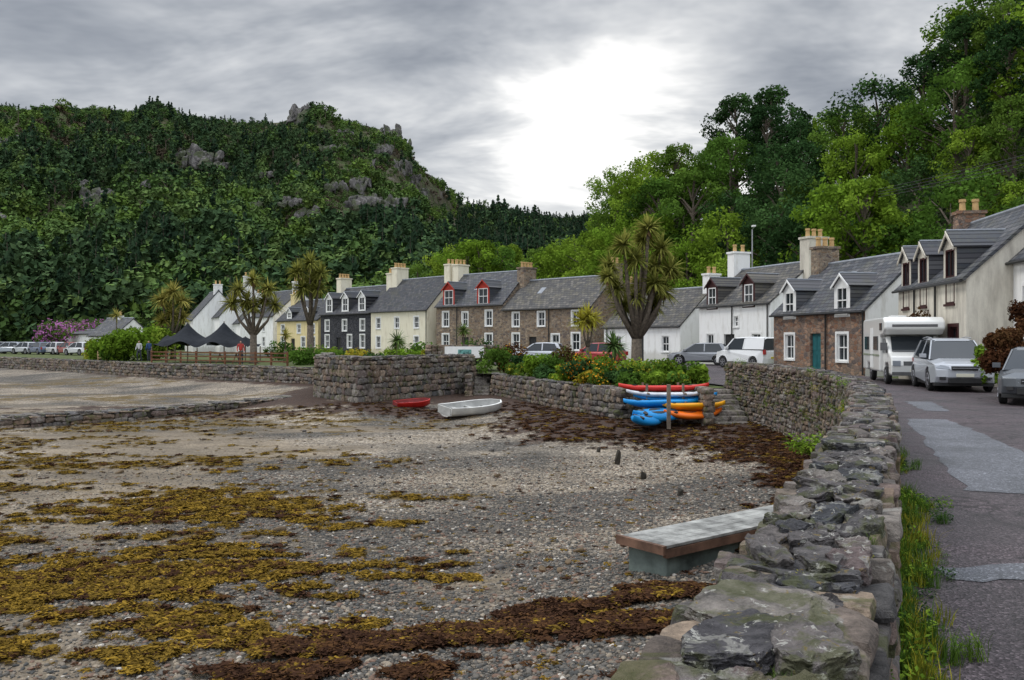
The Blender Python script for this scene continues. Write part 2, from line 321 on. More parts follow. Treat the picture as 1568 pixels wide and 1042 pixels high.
def zones(X,Y):
    n1=fbm(X*.5,Y*.95,6,11); n2=fbm(X*1.3+5,Y*3.4,6,23); n3=fbm(X*3.0,Y*9.0,4,57); n=0.33*n1+0.40*n2+.27*n3
    e=np.zeros(np.shape(X))
    for cx,cy,rx,ry,a in OR: e=np.maximum(e,a*np.exp(-(((X-cx)/rx)**2+((Y-cy)/ry)**2)*1.1))
    orange=sst(0.495,0.56,n+0.22*(e-0.60))*sst(0.06,.22,e)
    g=np.zeros(np.shape(X))
    for cx,cy,rx,ry,a in DK: g=np.maximum(g,a*np.exp(-(((X-cx)/rx)**2+((Y-cy)/ry)**2)**1.5*0.9))
    D=dist_poly(X,Y,SHORE)
    w=1.2+2.9*np.exp(-((Y-27)/6.0)**2)+1.0*np.exp(-((Y-40)/6)**2)
    g=np.maximum(g,np.where(Y<60,1.0,0.5)*(1-sst(0.45,1.7,D/w)))
    dark=sst(0.5,0.56,n+0.36*(g-0.47))*sst(0.08,.2,g)
    wet=sst(0.36,0.60,fbm(X*.22+3,Y*.3,4,31)+0.34*np.exp(-(((X+1.6)/4.2)**2+((Y-11.5)/4.8)**2)))
    sand=sst(0.45,0.6,fbm(X*.18+9,Y*.35,4,41)+0.30*np.exp(-(((X+10)/5)**2+((Y-20)/8)**2))-0.1)*(X<0)*(1-.7*sst(36,48,Y))
    return orange,dark,wet,sand
def beach():
    xs=np.concatenate([-34-np.geomspace(1,1600,40)[::-1],np.arange(-34,-14,.16),np.arange(-14,9.5,0.09),9.5+np.geomspace(1,1600,30)])
    ys=np.concatenate([-5-np.geomspace(1,300,12)[::-1],np.arange(-5,6,0.6),np.arange(6,26,0.07),np.arange(26,48,0.15),np.arange(48,75,.35),75+np.geomspace(.5,2500,50)])
    X,Y=np.meshgrid(xs,ys); Z=beach_z(X,Y); nx=len(xs); ny=len(ys)
    i=np.arange(nx*ny).reshape(ny,nx); Q=np.stack([i[:-1,:-1],i[:-1,1:],i[1:,1:],i[1:,:-1]],-1).reshape(-1,4)
    o,d,w,s=zones(X,Y); Z=Z+0.02*o+0.04*d
    m,nt,b=new_mat('shingle_and_seaweed'); L=nt.links
    at=N(nt,'ShaderNodeAttribute'); at.attribute_name='zone'; sp=N(nt,'ShaderNodeSeparateColor'); L.new(at.outputs['Color'],sp.inputs[0])
    tc=N(nt,'ShaderNodeTexCoord'); T=tc.outputs['Object']
    v=N(nt,'ShaderNodeTexVoronoi'); v.inputs['Scale'].default_value=19; L.new(T,v.inputs['Vector'])
    vs=N(nt,'ShaderNodeSeparateColor'); L.new(v.outputs['Color'],vs.inputs[0])
    r=ramp(nt,[(0.0,(0.07,0.062,0.052)),(0.3,(0.18,0.148,0.112)),(0.55,(0.275,0.225,0.165)),(0.85,(0.38,0.32,0.24)),(1.0,(0.56,0.50,0.42))]); L.new(vs.outputs[0],r.inputs[0])
    rw=ramp(nt,[(0.0,(0.025,0.025,0.023)),(0.4,(0.075,0.068,0.057)),(0.7,(0.13,0.112,0.09)),(0.92,(0.19,0.162,0.13)),(1.0,(0.38,0.35,0.30))]); L.new(vs.outputs[0],rw.inputs[0])
    c=mixc(nt,sp.outputs[2],r.outputs[0],rw.outputs[0])
    nsc=noise_n(nt,T,11,5,.78)
    rs=ramp(nt,[(0.35,(0.17,0.13,0.085)),(0.65,(0.30,0.24,0.165))]); L.new(nsc.outputs['Fac'],rs.inputs[0])
    at2=N(nt,'ShaderNodeAttribute'); at2.attribute_name='shade'
    ms=N(nt,'ShaderNodeMath',operation='MULTIPLY'); L.new(at2.outputs['Fac'],ms.inputs[0]); ms.inputs[1].default_value=0.7
    c=mixc(nt,ms.outputs[0],c,rs.outputs[0])
    mpb=N(nt,'ShaderNodeMapping'); mpb.inputs['Scale'].default_value=(.35,.9,1); L.new(T,mpb.inputs['Vector'])
    big=noise_n(nt,mpb.outputs[0],.9,5,.7); rb=ramp(nt,[(.35,(.58,.58,.58)),(.65,(1.15,1.15,1.15))]); L.new(big.outputs['Fac'],rb.inputs[0]); c=mixc(nt,1.0,c,rb.outputs[0],'MULTIPLY')
    rk=ramp(nt,[(0.63,(0,0,0)),(0.68,(0.7,0.7,0.7))]); L.new(nsc.outputs['Fac'],rk.inputs[0])
    c=mixc(nt,rk.outputs[0],c,(0.07,0.05,0.02))
    ro=ramp(nt,[(0.35,(0.045,0.028,0.010)),(0.5,(0.11,0.072,0.016)),(0.7,(0.21,0.13,0.02))]); L.new(nsc.outputs['Fac'],ro.inputs[0])
    c=mixc(nt,sp.outputs[0],c,ro.outputs[0])
    rd=ramp(nt,[(0.35,(0.022,0.013,0.010)),(0.52,(0.05,0.026,0.016)),(0.72,(0.11,0.055,0.022))]); L.new(nsc.outputs['Fac'],rd.inputs[0])
    c=mixc(nt,sp.outputs[1],c,rd.outputs[0])
    L.new(c,b.inputs['Base Color']); b.inputs['Roughness'].default_value=0.72; b.inputs['Specular IOR Level'].default_value=0.3
    ml=N(nt,'ShaderNodeMath',operation='SUBTRACT'); ml.inputs[0].default_value=0.6; L.new(v.outputs['Distance'],ml.inputs[1])
    L.new(bump_n(nt,ml.outputs[0],1.0,.045),b.inputs['Normal'])
    V=np.stack([X,Y,Z],-1).reshape(-1,3)
    ob=np_obj('beach_ground',V,Q,s.ravel(),[m],smooth=True)
    a=ob.data.attributes.new('zone','FLOAT_COLOR','POINT'); a.data.foreach_set('color',np.stack([o,d,w,np.ones_like(o)],-1).astype(np.float32).ravel())
beach()
# ------------------------------------------------------------ village ground + road
def flat(name,poly,z,mat):
    tri=tessellate_polygon([[Vector((x,y,0)) for x,y in poly]])
    mb=MB(); mb.add([(x,y,z) for x,y in poly],[tuple(t) for t in tri]); o=mb.obj(name,[mat])
    bm=bmesh.new(); bm.from_mesh(o.data)
    for f in bm.faces:
        f.normal_update()
        if f.normal.z<0: f.normal_flip()
    bm.to_mesh(o.data); bm.free(); return o
GRASS=plain('garden_grass',(0.08,0.10,0.03),0.95,var=0.4,scale=1.5,bump=0.6,bscale=20)
shore_in=[(x+ (0.2 if i<len(WALL_NEAR) else 0),y+0.2) for i,(x,y) in enumerate(SHORE)]
land=shore_in+[(-700,400),(-700,1800),(1200,1800),(1200,-300),(-4,-300)]
flat('village_ground',land,-0.06,GRASS)
def asphalt(name,c1,c2,crack=True):
    m,nt,b=new_mat(name); L=nt.links; tc=N(nt,'ShaderNodeTexCoord'); T=tc.outputs['Object']
    v=N(nt,'ShaderNodeTexVoronoi'); v.inputs['Scale'].default_value=62; L.new(T,v.inputs['Vector'])
    s=N(nt,'ShaderNodeSeparateColor'); L.new(v.outputs['Color'],s.inputs[0])
    r=ramp(nt,[(0.0,c1),(0.8,c2),(1.0,tuple(x*2.0 for x in c2))]); L.new(s.outputs[0],r.inputs[0])
    nz=noise_n(nt,T,.7,5,.65)
    r2=ramp(nt,[(0.3,(0.55,0.55,0.55)),(0.7,(1.3,1.28,1.28))]); L.new(nz.outputs['Fac'],r2.inputs[0])
    c=mixc(nt,1.0,r.outputs[0],r2.outputs[0],'MULTIPLY')
    if crack:
        e=N(nt,'ShaderNodeTexVoronoi',feature='DISTANCE_TO_EDGE'); e.inputs['Scale'].default_value=0.42
        wn=noise_n(nt,T,2,5)
        ad=N(nt,'ShaderNodeVectorMath',operation='MULTIPLY_ADD'); ad.inputs[1].default_value=(.9,.9,.9); L.new(wn.outputs['Color'],ad.inputs[0]); L.new(T,ad.inputs[2]); L.new(ad.outputs[0],e.inputs['Vector'])
        rc=ramp(nt,[(0.0,(0.85,0.85,0.85)),(0.02,(0,0,0))]); L.new(e.outputs['Distance'],rc.inputs[0])
        c=mixc(nt,rc.outputs[0],c,(0.018,0.016,0.016))
    L.new(c,b.inputs['Base Color']); 
    rr=ramp(nt,[(0.4,(.42,.42,.42)),(0.6,(.75,.75,.75))]); L.new(nz.outputs['Fac'],rr.inputs[0]); L.new(rr.outputs[0],b.inputs['Roughness']); b.inputs['Specular IOR Level'].default_value=.35
    L.new(bump_n(nt,v.outputs['Distance'],.8,.015),b.inputs['Normal'])
    return m
ROADM=asphalt('asphalt',(0.030,0.024,0.026),(0.092,0.074,0.079)); PATCHM=asphalt('asphalt_patch',(0.085,0.09,0.10),(0.135,0.14,0.155),False)
wallR=[(x+0.3,y) for x,y in WALL_NEAR]
road=[(-2.5,-5)]+wallR[1:-1]+[(7.8,33),(5.5,40),(2.5,50),(-1.5,60),(-8,69),(-16,79),(-26,91),(-42,104),(-46,110),(-30,99),(-20,92),(-10,83.5),(-2,79.5),(6,73.5),(11.5,66),(14.2,60),(14.5,50),(16.2,42),(17.8,34),(18.0,27),(16.0,18),(13.5,8),(10,0),(8,-5)]
flat('road',road,0.0,ROADM)
def wob(poly,a=0.06,step=0.35):
    out=[]
    for (x0,y0),(x1,y1) in zip(poly,poly[1:]+poly[:1]):
        n=max(1,int(math.hypot(x1-x0,y1-y0)/step))
        for k in range(n):
            t=k/n; out.append((x0+(x1-x0)*t+random.uniform(-a,a),y0+(y1-y0)*t+random.uniform(-a,a)))
    return out
flat('road_patch',wob([(8.5,18.4),(5.1,9.6),(6.0,9.3),(7.4,11.5),(9.3,18.2)]),0.005,PATCHM)
flat('road_patch',wob([(3.15,6.35),(5.2,6.7),(5.2,6.2),(3.3,6.0),(3.1,6.1)],.04,.2),0.005,PATCHM)
flat('road_patch',wob([(3.2,4.0),(3.7,5.9),(5.2,5.9),(4.2,3.0)],.05,.3),0.006,PATCHM)
flat('road_patch',wob([(10.8,23.5),(9.9,20.5),(10.4,20.3),(11.6,23.5)]),0.005,PATCHM)
# ------------------------------------------------------------ stones
def stone_proto(cuts,p=5):
    bm=bmesh.new(); bmesh.ops.create_cube(bm,size=2)
    if cuts: bmesh.ops.subdivide_edges(bm,edges=bm.edges[:],cuts=cuts,use_grid_fill=True)
    V=np.array([v.co[:] for v in bm.verts]); nrm=(np.abs(V)**p).sum(1)**(1/p); V=V/nrm[:,None]
    Fq=np.array([[v.index for v in f.verts] for f in bm.faces]); bm.free(); return V,Fq
SP_LO=stone_proto(2,6); SP_MD=stone_proto(4,12); SP_HI=stone_proto(15,22); SP_RK=stone_proto(9,9)
class Stones:
    def __init__(s): s.V=[];s.F=[];s.S=[];s.n=0
    def add(s,c,ax,ay,az,h,proto,rough=0.12,sh=None,cuts=5,flatcut=.25):
        P,Fq=proto; k=len(P); seed=rng.uniform(-50,50,3)
        A=P*(1+rough*(np.sin(P[:,[1,2,0]]*2.1+seed)+0.6*np.sin(P[:,[2,0,1]]*3.7+seed[::-1])))
        for _ in range(cuts):
            nn=rng.normal(size=3)*np.array([1,1,flatcut]); nn/=np.linalg.norm(nn); o=rng.uniform(.82,1.15); q=np.maximum(0,A@nn-o); A=A-q[:,None]*nn
        if k>600 and proto is SP_HI:
            d=np.array([noise.fractal(Vector(p*2.6+seed),0.7,2.0,6) for p in P]); 
            A[:,:2]*=(1+0.09*d[:,None])
            st=np.array([noise.noise(Vector((p[0]*1.4,p[1]*1.4,0))+Vector(seed)) for p in P]); A[:,2]+=(P[:,2]>0)*(.55*np.round(st*4)/4)+.16*d
        elif k>200:
            d=np.array([noise.noise(Vector(p*2.1+seed)) for p in P]); A=A*(1+.14*d[:,None])
        A=A*np.array(h)
        W=A[:,[0]]*np.array(ax)+A[:,[1]]*np.array(ay)+A[:,[2]]*np.array(az)+np.array(c)
        s.V.append(W); s.F.append(Fq+s.n); s.S.append(np.full(k,rng.random() if sh is None else sh)); s.n+=k
    def obj(s,name,mat,parent=None,smooth=False):
        o=np_obj(name,np.concatenate(s.V),np.concatenate(s.F),np.concatenate(s.S),[mat],smooth=smooth); o.parent=parent; return o
def resample(P,step):
    out=[]
    for (x0,y0),(x1,y1) in zip(P[:-1],P[1:]):
        n=max(1,int(math.hypot(x1-x0,y1-y0)/step)); out+=[(x0+(x1-x0)*k/n,y0+(y1-y0)*k/n) for k in range(n)]
    return out+[P[-1]]
def smooth_path(P,it=2):
    for _ in range(it):
        Q=[P[0]]
        for a,b in zip(P[:-1],P[1:]): Q+=[(a[0]*.75+b[0]*.25,a[1]*.75+b[1]*.25),(a[0]*.25+b[0]*.75,a[1]*.25+b[1]*.75)]
        P=Q+[P[-1]]
    return P
def at_s(P,s):
    for a,b in zip(P[:-1],P[1:]):
        l=math.hypot(b[0]-a[0],b[1]-a[1])
        if s<=l or b is P[-1]:
            t=min(1,s/max(l,1e-6)); return (a[0]+(b[0]-a[0])*t,a[1]+(b[1]-a[1])*t),((b[0]-a[0])/l,(b[1]-a[1])/l)
        s-=l
def plen(P): return sum(math.hypot(b[0]-a[0],b[1]-a[1]) for a,b in zip(P[:-1],P[1:]))
def rubble_wall(name,P,zt,zb,thick,left=True,right=False,course=(0.16,0.3),lenr=(0.25,0.6),cap=0.0,near=False,zr=None):
    e=empty(name,(0,0,0)); mb=MB(); R=resample(P,0.8); st=Stones(); st2=Stones(); T=plen(P)
    def off(i,o):
        a=R[max(0,i-1)]; b=R[min(len(R)-1,i+1)]; l=math.hypot(b[0]-a[0],b[1]-a[1]); n=((b[1]-a[1])/l,-(b[0]-a[0])/l)
        return (R[i][0]+n[0]*o,R[i][1]+n[1]*o)
    zc=zt-(cap*0.7 if cap else 0.02)
    vs=[];fs=[]
    for i in range(len(R)):
        a=off(i,0.06); b=off(i,thick-0.06); vs+=[(a[0],a[1],zb),(a[0],a[1],zc),(b[0],b[1],zc),(b[0],b[1],zb)]
        if i: o=4*i; fs+=[(o-4,o-3,o+1,o),(o-3,o-2,o+2,o+1),(o-2,o-1,o+3,o+2)]
    fs+=[(0,3,2,1),(len(vs)-4,len(vs)-3,len(vs)-2,len(vs)-1)]
    mb.add(vs,fs); mb.obj('core',[MORTAR],e)
    for side,flag in (('L',left),('R',right)):
        if not flag: continue
        z=zb if side=='L' else (zr if zr is not None else zb)
        while z<zc-0.03:
            h=min(random.uniform(*course),zc+0.02-z); s=random.uniform(-.2,0)
            while s<T:
                w=random.uniform(*lenr)*random.choice([.6,1,1,1.3]); p,d=at_s(P,max(0,s+w/2)); n=(d[1],-d[0]); o=(0.03+random.uniform(-.035,.03)) if side=='L' else thick-0.03+random.uniform(-.03,.035)
                hv=h*random.uniform(.82,1.12)
                c=(p[0]+n[0]*o,p[1]+n[1]*o,z+h/2+random.uniform(-.02,.02)); tz=random.uniform(-.12,.12)
                dd=math.hypot(p[0],p[1]); pr=SP_MD if dd<14 else SP_LO
                st.add(c,(d[0],d[1],tz),(n[0],n[1],random.uniform(-.1,.1)),(-tz*d[0],-tz*d[1],1),(w*.51,0.10,hv*.52),pr,0.06,cuts=4,flatcut=1)
                s+=w
            z+=h
    if st.V: st.obj('stones',WALLST,e)
    if cap:
        s=0.0
        while s<T:
            w=random.uniform(.12,.36) if near else random.uniform(.25,.6); p,d=at_s(P,s+w/2); n=(d[1],-d[0]); dd=math.hypot(*p)
            pr=SP_HI if (near and dd<7 and p[1]>.5) else SP_MD
            k=random.choice([1,2,2,3,3]) if near else random.choice([1,2]); cutp=sorted([0]+[ (j+random.uniform(-.2,.2))/k for j in range(1,k)]+[1])
            for a0,a1 in zip(cutp[:-1],cutp[1:]):
                oc=(a0+a1)/2; ww=a1-a0
                o=thick*oc+random.uniform(-.025,.025); yaw=random.uniform(-.35,.35) if k>1 else random.uniform(-.15,.15); dx,dy=d[0]*math.cos(yaw)-d[1]*math.sin(yaw),d[0]*math.sin(yaw)+d[1]*math.cos(yaw)
                tl=.07 if near else .09
                hh=cap*.5*random.uniform(.7,1.05); tz=random.uniform(-tl,tl); ty=random.uniform(-tl,tl); wj=random.uniform(.85,1.2) if k>1 else 1
                q=(p[0]+d[0]*random.uniform(-.06,.06),p[1]+d[1]*random.uniform(-.06,.06))
                st2.add((q[0]+n[0]*o,q[1]+n[1]*o,zt-cap*.5+random.uniform(-.025,.018)),(dx,dy,tz),(dy,-dx,ty),(-tz*dx,-tz*dy,1),(w*.55*wj,thick*ww*.53,hh),pr,0.03,cuts=6,flatcut=.08)
            s+=w*.97
        st2.obj('coping_stones',CAPST,e)
    return e
NEARP=smooth_path(WALL_NEAR,2); TH=.41
rubble_wall('sea_wall',NEARP,0.92,-1.6,TH,True,True,(0.07,0.17),(0.10,0.36),cap=0.09,near=True,zr=-0.05)
rubble_wall('garden_wall',GARDEN,0.02,-1.7,0.45,True,False,(0.14,0.26),(0.2,0.5),cap=0.1)
rubble_wall('harbour_wall',BLOCK,0.97,-1.8,0.6,True,False,(0.14,0.36),(0.2,0.6),cap=0.14)
rubble_wall('shore_wall',FARW[:6],-0.02,-1.8,0.5,True,False,(0.2,0.34),(0.3,0.75),cap=0.12)
flat('harbour_platform',[(-2.2,45.4),(-6.75,38.3),(-9.5,42.2),(-10.8,50),(-6,54),(0,50)],0.72,plain('packed_earth',(0.16,0.14,0.10),0.95,var=.4,bump=.4))
rubble_wall('stone_slipway',[(-9.5,47.5),(-14.2,38.8),(-15.9,35.9),(-20.2,31.5)][::-1],-1.13,-1.8,1.1,True,True,(0.14,0.22),(0.3,0.6),cap=0.1)
def steps(name,x0,x1,y0,n,rise,run,z0,rot=0):
    e=empty(name,(x0,y0,0),rot); st=Stones()
    for i in range(n):
        for k in range(2):
            w=(x1-x0)/2; c=((k+.5)*w,run*i+run*.5+.3,z0+rise*(i+.5)-.15); st.add(c,(1,0,0),(0,1,0),(0,0,1),(w*.52,run*.5+.33,rise*.5+.15),SP_MD,0.01,0.9,cuts=1)
    st.obj('treads',WALLST,e); s2=Stones()
    for i in range(7):
        for j in range(8):
            s2.add((-.2+random.uniform(-.03,.03),.1+i*.36,z0-.2+j*.2),(0,1,0),(1,0,0),(0,0,1),(.19,.2,.105),SP_LO,.06)
    s2.obj('side_wall',WALLST,e); return e
steps('stone_steps',6.75,7.95,28.4,7,.16,.36,-1.2)
steps('stone_steps',-2.0,-1.15,43.2,8,.16,.36,-1.35)
# ------------------------------------------------------------ houses
def facade(mb,x0,x1,z0,z1,y,ops,wall=0,rev=0.16,frame=1,glass=2,door=3):
    xs=sorted({x0,x1,*[o[0]-o[2]/2 for o in ops],*[o[0]+o[2]/2 for o in ops]}); zs=sorted({z0,z1,*[o[1] for o in ops],*[o[1]+o[3] for o in ops]})
    for a,b in zip(xs[:-1],xs[1:]):
        for c,d in zip(zs[:-1],zs[1:]):
            mx,mz=(a+b)/2,(c+d)/2
            if any(abs(mx-o[0])<o[2]/2 and o[1]<mz<o[1]+o[3] for o in ops): continue
            mb.face([(a,y,c),(b,y,c),(b,y,d),(a,y,d)],wall)
    for o in ops:
        a,b,c,d=o[0]-o[2]/2,o[0]+o[2]/2,o[1],o[1]+o[3]; Y=y+rev
        rm=frame if (len(o)>5 and o[5]) else wall
        mb.face([(a,y,c),(a,y,d),(a,Y,d),(a,Y,c)],rm); mb.face([(b,y,c),(b,Y,c),(b,Y,d),(b,y,d)],rm); mb.face([(a,y,d),(b,y,d),(b,Y,d),(a,Y,d)],rm); mb.face([(a,y,c),(a,Y,c),(b,Y,c),(b,y,c)],rm)
        if o[4]=='win':
            mb.face([(a,Y-.02,c),(b,Y-.02,c),(b,Y-.02,d),(a,Y-.02,d)],glass); t=.07
            mb.box(a,a+t,Y-.09,Y-.03,c,d,frame); mb.box(b-t,b,Y-.09,Y-.03,c,d,frame); mb.box(a+t,b-t,Y-.088,Y-.03,d-t,d,frame); mb.box(a+t,b-t,Y-.088,Y-.03,c,c+t,frame)
            mb.box(a+t,b-t,Y-.086,Y-.03,(c+d)/2-.03,(c+d)/2+.03,frame)
            mb.box((a+b)/2-.018,(a+b)/2+.018,Y-.07,Y-.03,c+t,d-t,frame)
            mb.box(a-.06,b+.06,y-.07,y+.05,c-.09,c-.002,frame)
        else:
            mb.face([(a,Y-.02,c),(b,Y-.02,c),(b,Y-.02,d),(a,Y-.02,d)],door)
            for k in (0,1):
                for q in (0,1):
                    w=(b-a); mb.box(a+.1+k*(w/2-.02),a+w/2-.06+k*(w/2-.02),Y-.04,Y-.02,c+.15+q*1.0,c+.95+q*.95,door)
        if len(o)>5 and o[5]:
            s=.13; mb.box(a-s,a-.002,y-.025,y+.02,c-.1,d+s,frame); mb.box(b+.002,b+s,y-.025,y+.02,c-.1,d+s,frame); mb.box(a-.001,b+.001,y-.024,y+.02,d+.002,d+s,frame)
def house(name,uL,dL,uR,dR,D,z0,eave,ridge,wallm,roofm,ops=(),dormers=(),chims=(),framem=None,doorm=None,dormm=None,gable_wall=None,pipes=(),gable_ops=(),skylights=()):
    framem=framem or WHITE; doorm=doorm or BLACK; dormm=dormm or WHITE
    L0=Vector((bx(uL,dL),dL)); R0=Vector((bx(uR,dR),dR)); u=R0-L0; L=u.length; ang=math.atan2(u.y,u.x)
    e=empty(name,(L0.x,L0.y,z0),ang); E=eave-z0; Rz=ridge-z0; sl=(Rz-E)/(D/2)
    mats=[wallm,framem,GLASS,doorm]
    O=[((o[0]*L,)+tuple(o[1:])) for o in ops]
    mb=MB(); facade(mb,0,L,-.3,E,0,O); mb.obj('front_wall',mats,e)
    mb=MB(); g=gable_wall or wallm
    for x in (0,L):
        mb.face([(x,0,-.3),(x,D,-.3),(x,D,E),(x,D/2,Rz),(x,0,E)],0)
    mb.face([(0,D,-.3),(L,D,-.3),(L,D,E),(0,D,E)],0); mb.obj('gable_walls',[g],e)
    if gable_ops:
        mb=MB()
        for (y,z,w,h) in gable_ops:
            mb.box(L-.05,L+.03,y-w/2-.07,y+w/2+.07,z-.07,z+h+.07,0); mb.box(L-.05,L+.035,y-w/2,y+w/2,z,z+h/2-.03,1); mb.box(L-.05,L+.035,y-w/2,y+w/2,z+h/2+.03,z+h,1)
        mb.obj('gable_windows',[framem,GLASS],e)
    mb=MB(); ov=.18; ex=.08; zo=-ov*sl
    mb.slab([(-ex,-ov,E+zo+.1),(L+ex,-ov,E+zo+.1),(L+ex,D/2,Rz+.1),(-ex,D/2,Rz+.1)],.11)
    mb.slab([(-ex,D/2,Rz+.099),(L+ex,D/2,Rz+.099),(L+ex,D+ov,E+zo+.1),(-ex,D+ov,E+zo+.1)],.11); mb.obj('roof',[roofm],e)
    mb=MB(); mb.tube([(-ex,D/2,Rz+.11),(L+ex,D/2,Rz+.11)],.09,8,0)
    for s in skylights:
        yy=1.6; z=E+yy*sl+.12; mb.slab([(s*L-.3,yy,z),(s*L+.3,yy,z),(s*L+.3,yy+.7,z+.7*sl),(s*L-.3,yy+.7,z+.7*sl)],.06,0)
    mb.obj('ridge_tiles',[LEAD],e)
    mb=MB(); mb.tube([(-ex,-ov-.05,E+zo+.02),(L+ex,-ov-.05,E+zo+.02)],.06,6)
    for p in pipes: mb.tube([(p*L,-.08,0),(p*L,-.08,E-.1),(p*L,-ov-.03,E+zo)],.045,6)
    mb.obj('gutter_and_downpipes',[BLACK],e)
    for i,dm in enumerate(dormers):
        xc,w,zb_,h=dm[:4]; xc*=L; y0=.02 if zb_<=0 else zb_/sl; zf=E+zb_; zt=E+h; zr_=zt+w*.42
        mb=MB(); y0=max(-.02,y0-.03)
        facade(mb,xc-w/2,xc+w/2,zf,zt,y0,[(xc,zf+.18,w-.42,zt-zf-.28,'win')],0,.08)
        mb.face([(xc-w/2,y0,zt),(xc+w/2,y0,zt),(xc,y0,zr_-.04)],0)
        for x in (xc-w/2,xc+w/2): mb.face([(x,y0,zf),(x,y0,zt),(x,(zt-E)/sl+.1,zt),(x,max(0,(zf-E)/sl),zf)],4)
        fo=.14
        for sgn in (-1,1):
            xe=xc+sgn*(w/2+.12); ze=zt-.10
            pts=[(xe,y0-fo,ze),(xc,y0-fo,zr_),(xc,(zr_-E)/sl,zr_),(xe,(ze-E)/sl,ze)]
            pts=[(p[0],p[1],p[2]+.07) for p in pts]; mb.slab(pts,.07 if ((Vector(pts[1])-Vector(pts[0])).cross(Vector(pts[2])-Vector(pts[0]))).z>0 else -.07,5)
            mb.slab([(xe,y0-fo-.02,ze-.09),(xc,y0-fo-.02,zr_-.06),(xc,y0-fo-.02,zr_+.06),(xe,y0-fo-.02,ze+.04)],.04,0)
        mb.tube([(xc,y0-fo,zr_+.08),(xc,(zr_-E)/sl+.05,zr_+.08)],.05,6,6)
        mb.obj('dormer_%d'%(i+1),[dm[4] if len(dm)>4 else dormm,WHITE if len(dm)<6 else dm[5],GLASS,doorm,roofm,roofm,LEAD],e)
    for i,c in enumerate(chims):
        xf,w,dp,h,np_,cm=c; x=xf*L; mb=MB(); yc=D/2
        mb.box(x-w/2,x+w/2,yc-dp/2,yc+dp/2,Rz-1.1,Rz+h,0); mb.box(x-w/2-.07,x+w/2+.07,yc-dp/2-.07,yc+dp/2+.07,Rz+h,Rz+h+.14,0)
        for k in range(np_):
            yy=yc+(k-(np_-1)/2)*(dp/np_); 
            mb.tube([(x,yy,Rz+h+.12),(x,yy,Rz+h+.55),(x,yy,Rz+h+.56),(x,yy,Rz+h+.68)],[.15,.12,.16,.15],10,1)
            mb.tube([(x,yy,Rz+h+.681),(x,yy,Rz+h+.69)],[.09,.09],8,2)
        mb.obj('chimney_%d'%(i+1),[cm,POT,BLACK],e)
    return e
W_=lambda f,z,w=.85,h=1.25,s=1: (f,z,w,h,'win',s)
TEAL=plain('teal_door',(0.02,0.12,0.13),0.5); REDP=plain('red_paint',(0.42,0.035,0.02),0.5); DKRED=plain('oxblood_paint',(0.05,0.015,0.015),0.5)
house('cream_cottage',1376,38.5,1480,31.0,6.0,0,4.0,6.75,HGREY,SLATE,[W_(.18,.9,.8,1.3),W_(.5,.9,.8,1.3),W_(.84,.9,.8,1.3)],[(.14,1.25,-1.1,1.2,HGREY,DKRED),(.42,1.25,-1.1,1.2,HGREY,DKRED),(.80,1.3,-1.1,1.25,HGREY,DKRED)],[(.0,.7,1.1,.55,2,STONE_H),(1.0,.7,1.1,.6,2,HGREY)],pipes=(.3,.62),framem=DKRED,gable_ops=[(2.2,1.2,.7,1.1)])
house('stone_cottage',1185,49,1325,41,6.2,0,3.2,5.95,STONE_H,SLATE,[W_(.2,.65,.85,1.35),(.5,0,.95,2.05,'door',0),W_(.78,.65,.85,1.35)],[(.2,1.3,-.35,1.25),(.78,1.3,-.35,1.25)],[(.04,.8,1.3,1.0,3,STONE_H2)],doorm=TEAL,gable_wall=HWHITE,pipes=(.62,.99),skylights=(.5,))
house('white_cottage',1071,62,1180,54.5,6.6,0,4.15,6.75,HWHITE,SLATE3,[W_(.17,.8,.85,1.3),(.45,0,1.2,2.1,'door',0),W_(.55,2.6,.5,.7),W_(.82,.8,.9,1.3)],[(.2,1.35,-.3,1.35,DKRED),(.72,1.35,-.3,1.35,DKRED)],[(.02,.8,1.4,1.3,2,HWHITE),(1.02,.9,1.5,1.5,3,HGREY)],pipes=(.5,.97))
house('white_cottage',925,73,1042,65,6.5,0,2.85,5.75,HWHITE,SLATE3,[W_(.2,.8,.8,1.2),(.5,0,.9,2,'door',0),W_(.82,.8,.8,1.2)],[],[(.01,.8,1.2,.8,2,STONE_H2),(1.0,.7,1.2,1.0,2,HWHITE)],pipes=(.05,),gable_ops=[(3.2,.8,.8,1.2)])
house('stone_house',770,83,905,75,6.6,-.1,4.7,7.5,STONE_H2,SLATE3,[W_(.16,.9,.9,1.5),W_(.16,3.1,.85,1.3),(.36,0,1,2.1,'door',0),W_(.46,3.1,.85,1.3),W_(.62,.9,.9,1.4),W_(.84,.9,.9,1.5),W_(.84,3.1,.85,1.3)],[],[(.0,1.0,1.7,1.3,4,STONE_H2),(1.0,.8,1.3,1.0,2,STONE_H2)],pipes=(.55,.97),skylights=(.3,))
house('stone_house',668,89.5,770,83.2,7.2,-.1,5.25,8.6,STONE_H2,SLATE,[W_(.15,.9,.9,1.5),W_(.15,3.2,.85,1.5),(.45,0,1,2.1,'door',0),W_(.45,3.2,.75,1.4),W_(.8,.9,.9,1.5),W_(.8,3.2,.85,1.5)],[(.2,1.7,-.15,1.7,REDP),(.72,1.7,-.15,1.7,REDP)],[(.0,.9,1.6,1.1,3,HCREAM)],pipes=(.33,),skylights=(.45,.58))
house('cream_house',568,98,654,90.5,7,-.1,5.0,8.6,HCREAM,SLATE2,[W_(.14,.9,.8,1.3),W_(.14,3.1,.8,1.2),(.48,0,1,2.1,'door',0),W_(.48,3.1,.8,1.2),W_(.82,.9,.8,1.3),W_(.82,3.1,.8,1.2)],[],[(.08,1.0,1.7,1.4,4,HCREAM),(1.0,.9,1.6,1.2,3,HCREAM)],pipes=(.99,))
